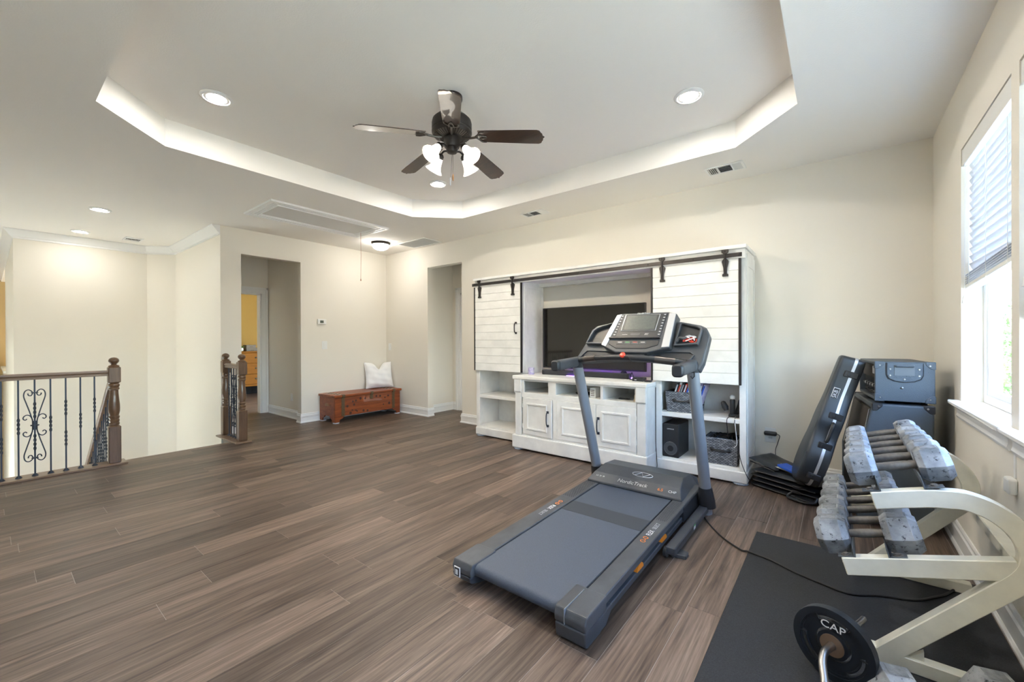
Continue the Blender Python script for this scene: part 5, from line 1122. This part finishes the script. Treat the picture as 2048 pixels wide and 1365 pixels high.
M().box(XR-.028, XR, 2.535, 2.60, .60, .665).build('cover', m_white, wc, bev=.008, seg=2); M().box(XR-.004, XR, 2.555, 2.575, .665, .76).build('stem', m_white, wc)

# ================================================================== rubber mat, dumbbell rack, weights
mt = M().box(-.405, .535, -.2, 3.02, 0, .010).build('rubber_mat', m_rubber, bev=.003, org=(.06, 1.4, 0)); tag(mt, 'black speckled rubber exercise mat under the dumbbell rack', 'mat')
MZ = .010
rk = thing('dumbbell_rack', 'cream enamel two-tier dumbbell rack by the window wall', 'rack', (.28, 2.5, MZ))
ARM_T = lambda x: .613+(x-.10)*.285      # centre line of the upper arm
ARM_M = lambda x: .334+(x-.014)*.296
def arc(cx, cz, r, a0, a1, n): return [(cx+r*math.cos(rad(a0+(a1-a0)*i/n)), cz+r*math.sin(rad(a0+(a1-a0)*i/n))) for i in range(n+1)]
for yf, nm in ((2.102, 0), (2.90, 1)):
    top = [(.105, ARM_T(.105)), (.245, ARM_T(.245)), (.30, .664), (.345, .668), (.395, .655), (.435, .630), (.468, .595), (.490, .553), (.497, .510), (.488, .470), (.470, .436), (.45, .410)]
    pts = [(x, yf, z) for x, z in [(p.x, p.y) for p in cat_spline([(a, b, 0) for a, b in top], 3)]]
    pts += [(.134, yf, MZ+.027)]
    m = M(); m.sweep(pts, (0, 1, 0), .045, .062); m.build('bent_side_frame', m_cream, rk, bev=.003)
    m = M(); m.sweep([(.020, yf, ARM_M(.020)), (.47, yf, ARM_M(.47))], (0, 1, 0), .0435, .066); m.build('shelf_arm', m_cream, rk, bev=.003)
    M().box(.02, .50, yf-.022, yf+.023, MZ, MZ+.05).build('foot_bar', m_cream, rk, bev=.003)
    M().prism([(.205, MZ+.05), (.245, MZ+.05), (.245, MZ+.085)], 'y', yf-.01, yf+.01).build('gusset', m_cream, rk)
M().box(.455, .495, 2.12, 2.88, .46, .50).build('rear_brace', m_cream, rk, bev=.003)
ang = math.atan(.285)
def rail(xf, sgn, fn, tier):
    """L-angle rail along Y on the arms; flange towards sgn"""
    R = Matrix.Rotation(-ang, 4, 'Y'); zt_ = fn(xf)+.033/math.cos(ang)
    m = M(); m.T = Matrix.Translation((xf, 0, zt_)) @ R
    m.box(0, sgn*.055, 2.085, 2.125, 0, .004); m.box(0, sgn*.055, 2.88, 2.92, 0, .004); m.box(0, sgn*.012, 2.085, 3.0, 0, .004); m.box(0, sgn*.004, 2.085, 2.99, 0, .045 if tier else .031)
    o = m.build('angle_rail', m_angle, rk, bev=.001)
    for y in (2.102, 2.90):
        b = M(); b.T = m.T; b.lathe([(.016, 0), (.016, .002), (.010, .003), (.010, .007), (.004, .009)], 10, (sgn*.03, y, .004)); b.build('bolt', m_rust, o)
for xf, sg in ((.128, -1), (.245, 1)): rail(xf, sg, ARM_T, 1)
for xf, sg in ((.055, -1), (.150, 1)): rail(xf, sg, ARM_M, 0)
def dumbbell(xc, y, zc, tilt, gap, hl, af, label, group, yawd=0, par=None):
    t = thing('dumbbell', label, 'dumbbell', (xc, y, zc), rotz(rad(yawd)) @ Matrix.Rotation(-tilt, 3, 'Y'), group=group)
    R = af/2/math.cos(rad(30))
    M().lathe([(.0155, -gap/2-.01), (.0155, -gap/2+.02), (.0170, -gap*.2), (.0170, gap*.2), (.0155, gap/2-.02), (.0155, gap/2+.01)], 14, (0, 0, 0), (1, 0, 0)).build('handle', m_rust, t, local=True, smooth=True)
    for s in (-1, 1):
        c = [(R*.80, s*gap/2), (R, s*(gap/2+hl*.20)), (R, s*(gap/2+hl*.78)), (R*.76, s*(gap/2+hl))]
        # hexagon with a flat on top: vertices 30 degrees off the vertical
        rings = [[(x, r*math.cos(rad(60*j)), r*math.sin(rad(60*j))) for j in range(6)] for r, x in c]
        h = M().loft(rings).build('hex_head', m_cast, t, local=True, bev=.0012)
        M().box(s*(gap/2+hl*.49)-hl*.24, s*(gap/2+hl*.49)+hl*.24, -af*.20, af*.20, af/2-.001, af/2+.0025).build('weight_label', m_caste, h, local=True, bev=.0015)
    return t
names = ['nearest', 'second nearest', 'third nearest', 'fourth nearest', 'fifth nearest', 'farthest']
for i, (y, k) in enumerate(((2.200, 1.0), (2.345, .97), (2.478, .93), (2.612, .90), (2.750, .87), (2.900, .85))):
    af = .118*k; dumbbell(.186-.006, y, ARM_T(.186)+.096, ang, .118, .096*k, af, '%s silver hex dumbbell on the upper rack tier' % names[i], 'hex dumbbells on the upper rack tier')
for i, (y, k) in enumerate(((2.205, 1.0), (2.358, .95), (2.504, .92), (2.645, .89), (2.781, .86), (2.914, .84))):
    af = .136*k; dumbbell(.098-.008, y, ARM_M(.102)+.081, ang, .110, .110*k, af, '%s silver hex dumbbell on the lower rack tier' % names[i], 'hex dumbbells on the lower rack tier')
dumbbell(.180, 1.729, MZ+.066, 0, .13, .100, .132, 'worn hex dumbbell on the mat beside the black plate', 'hex dumbbells on the mat', yawd=-75)
dumbbell(.312, 1.800, MZ+.046, 0, .11, .085, .092, 'small rusty hex dumbbell on the mat between two larger ones', 'hex dumbbells on the mat', yawd=-75)
dumbbell(.427, 1.889, MZ+.070, 0, .12, .105, .136, 'large worn hex dumbbell on the mat by the baseboard', 'hex dumbbells on the mat', yawd=-75)

# curl bar with plates
bd = Vector((.091, .242, 0)).normalized(); pcn = Vector((-.012, 1.874, MZ+.125))
bbl = thing('curl_bar', 'steel curl bar loaded with a black iron plate on the mat', 'barbell', (pcn.x, pcn.y, MZ))
sd = Vector((bd.y, -bd.x, 0))
def bp(t, u=0, v=0): return pcn+bd*t+sd*u+Vector((0, 0, v))
def iron_plate(t0, par):
    R = .125; th = .030
    def ringp(r, n=40): return [(r*math.cos(2*PI*i/n), r*math.sin(2*PI*i/n)) for i in range(n)]
    def put(o, i_, a, b, ma, nm, sm=35, pr_=None):
        m = M().loft([[bp(t0+a, *p) for p in o], [bp(t0+b, *p) for p in o], [bp(t0+b, *p) for p in i_], [bp(t0+a, *p) for p in i_]], closed=True); return m.build(nm, ma, pr_ or par, smooth=sm)
    o = put(ringp(R), ringp(R-.022), -.015, .015, m_plate, 'weight_plate')
    put(ringp(R-.020), ringp(R-.030), -.010, .010, m_plate, 'rim_step', pr_=o)
    put(ringp(.048), ringp(.024), -.012, .012, m_plate, 'hub', pr_=o)
    put(ringp(.037), ringp(.014), -.016, -.011, m_hub, 'hub_insert', pr_=o)
    put(ringp(.082), ringp(.055), -.007, .007, m_plate, 'web_disc', pr_=o)
    for k in range(3):
        a0 = rad(30+120*k); poly = [(.112*math.cos(a0+rad(q)), .112*math.sin(a0+rad(q))) for q in range(-24, 25, 8)]+[(.078*math.cos(a0+rad(q)), .078*math.sin(a0+rad(q))) for q in range(28, -29, -8)]
        M().loft([[bp(t0-.007, *p) for p in poly], [bp(t0+.007, *p) for p in poly]]).build('spoke', m_plate, o)
        a1 = a0+rad(60); wl_ = [(r_*math.cos(a1+rad(q)), r_*math.sin(a1+rad(q))) for r_, q in [(.082, q) for q in range(-30, 31, 6)]+[(.104, q) for q in range(30, -31, -6)]]
        M().tube([bp(t0-.008, *p) for p in wl_], .0035, 6, closed=True).build('window_lip', m_plate, o, smooth=True)
    text('lettering', 'CAP', .036, m_print, par, bp(t0-.0125, .002, .066), sd, (0, 0, 1), squash=1.15)
    return o
# text reads from the camera side: local right = +sd
iron_plate(0, bbl); 
M().tube([bp(-.016), bp(.05), bp(.052), bp(.26)], [.0135, .0135, .010, .010], 14).build('sleeve', m_chrome, bbl, smooth=True)
M().lathe([(.026, 0), (.026, .022), (.016, .024)], 20, bp(.016), bd).build('collar', m_hub, bbl, smooth=35)
M().tube(cat_spline([bp(-.012), bp(-.07), bp(-.115, .012, -.016), bp(-.17, .040, -.05), bp(-.23, .045, -.055), bp(-.32, .01, -.02), bp(-.40, 0, 0), bp(-.52, 0, 0), bp(-.60, .01, -.02), bp(-.69, .045, -.055), bp(-.75, .04, -.05), bp(-.805, .012, -.016), bp(-.85), bp(-.92)], 6), .0125, 14).build('bent_bar', m_chrome, bbl, smooth=True)
iron_plate(-.93, bbl); M().tube([bp(-.914), bp(-1.18)], .0135, 14).build('sleeve', m_chrome, bbl, smooth=True)

# ================================================================== garden outside
struct('ground', M().box(-60, 60, -40, 90, -3.5, -3.2), m_bounce_lawn, 'lawn outside the windows, paled to bounce daylight indoors', 'lawn')
def tree(x, y, zc, r, ma, label, seed):
    rg_ = random.Random(seed); t = thing('garden_tree', label, 'tree', (x, y, -3.2), group='trees in the garden')
    M().tube([(x, y, -3.2), (x+.1, y, zc-r*.4), (x, y+.1, zc)], [.16, .11, .05], 8).build('trunk', m_bark, t, smooth=True)
    m = M()
    for _ in range(2600):
        u = Vector((rg_.gauss(0, 1), rg_.gauss(0, 1), rg_.gauss(0, 1))).normalized()*r*rg_.uniform(.55, 1)*(1+.18*math.sin(3*rg_.random()*6)); c = Vector((x, y, zc))+Vector((u.x, u.y, u.z*1.15))
        a = Vector((rg_.gauss(0, 1), rg_.gauss(0, 1), rg_.gauss(0, 1))).normalized()*.12; b = a.cross(Vector((rg_.gauss(0, 1), rg_.gauss(0, 1), rg_.gauss(0, 1)))).normalized()*.07
        m.add([c-a, c+b, c+a, c-b], [(0, 1, 2, 3)])
    o = m.build('foliage', ma, t); o['kind'] = 'stuff'
tree(6.75, 28.5, .2, 2.3, m_leaf, 'dark leafy tree at the right of the window view', 1)
tree(5.9, 34, -.4, 2.0, m_leaf2, 'pale green tree farther back in the window view', 2)
tree(12, 25, .2, 2.4, m_leaf2, 'pale leafy tree hidden right of the window view', 3); tree(9, 12, -.4, 2.0, m_leaf, 'round tree in the garden beside the house', 4)
fe = thing('garden_fence', 'white board fence across the garden beyond the trees', 'fence', (8, 39.5, -3.2))
for i in range(30): M().box(1+.6*i, 1.09+.6*i, 39.45, 39.55, -3.2, -1.9).build('fence_post', m_fence, fe)
for z in (-2.9, -2.4, -1.98): M().box(.9, 18.6, 39.52, 39.58, z, z+.1).build('fence_rail', m_fence, fe)
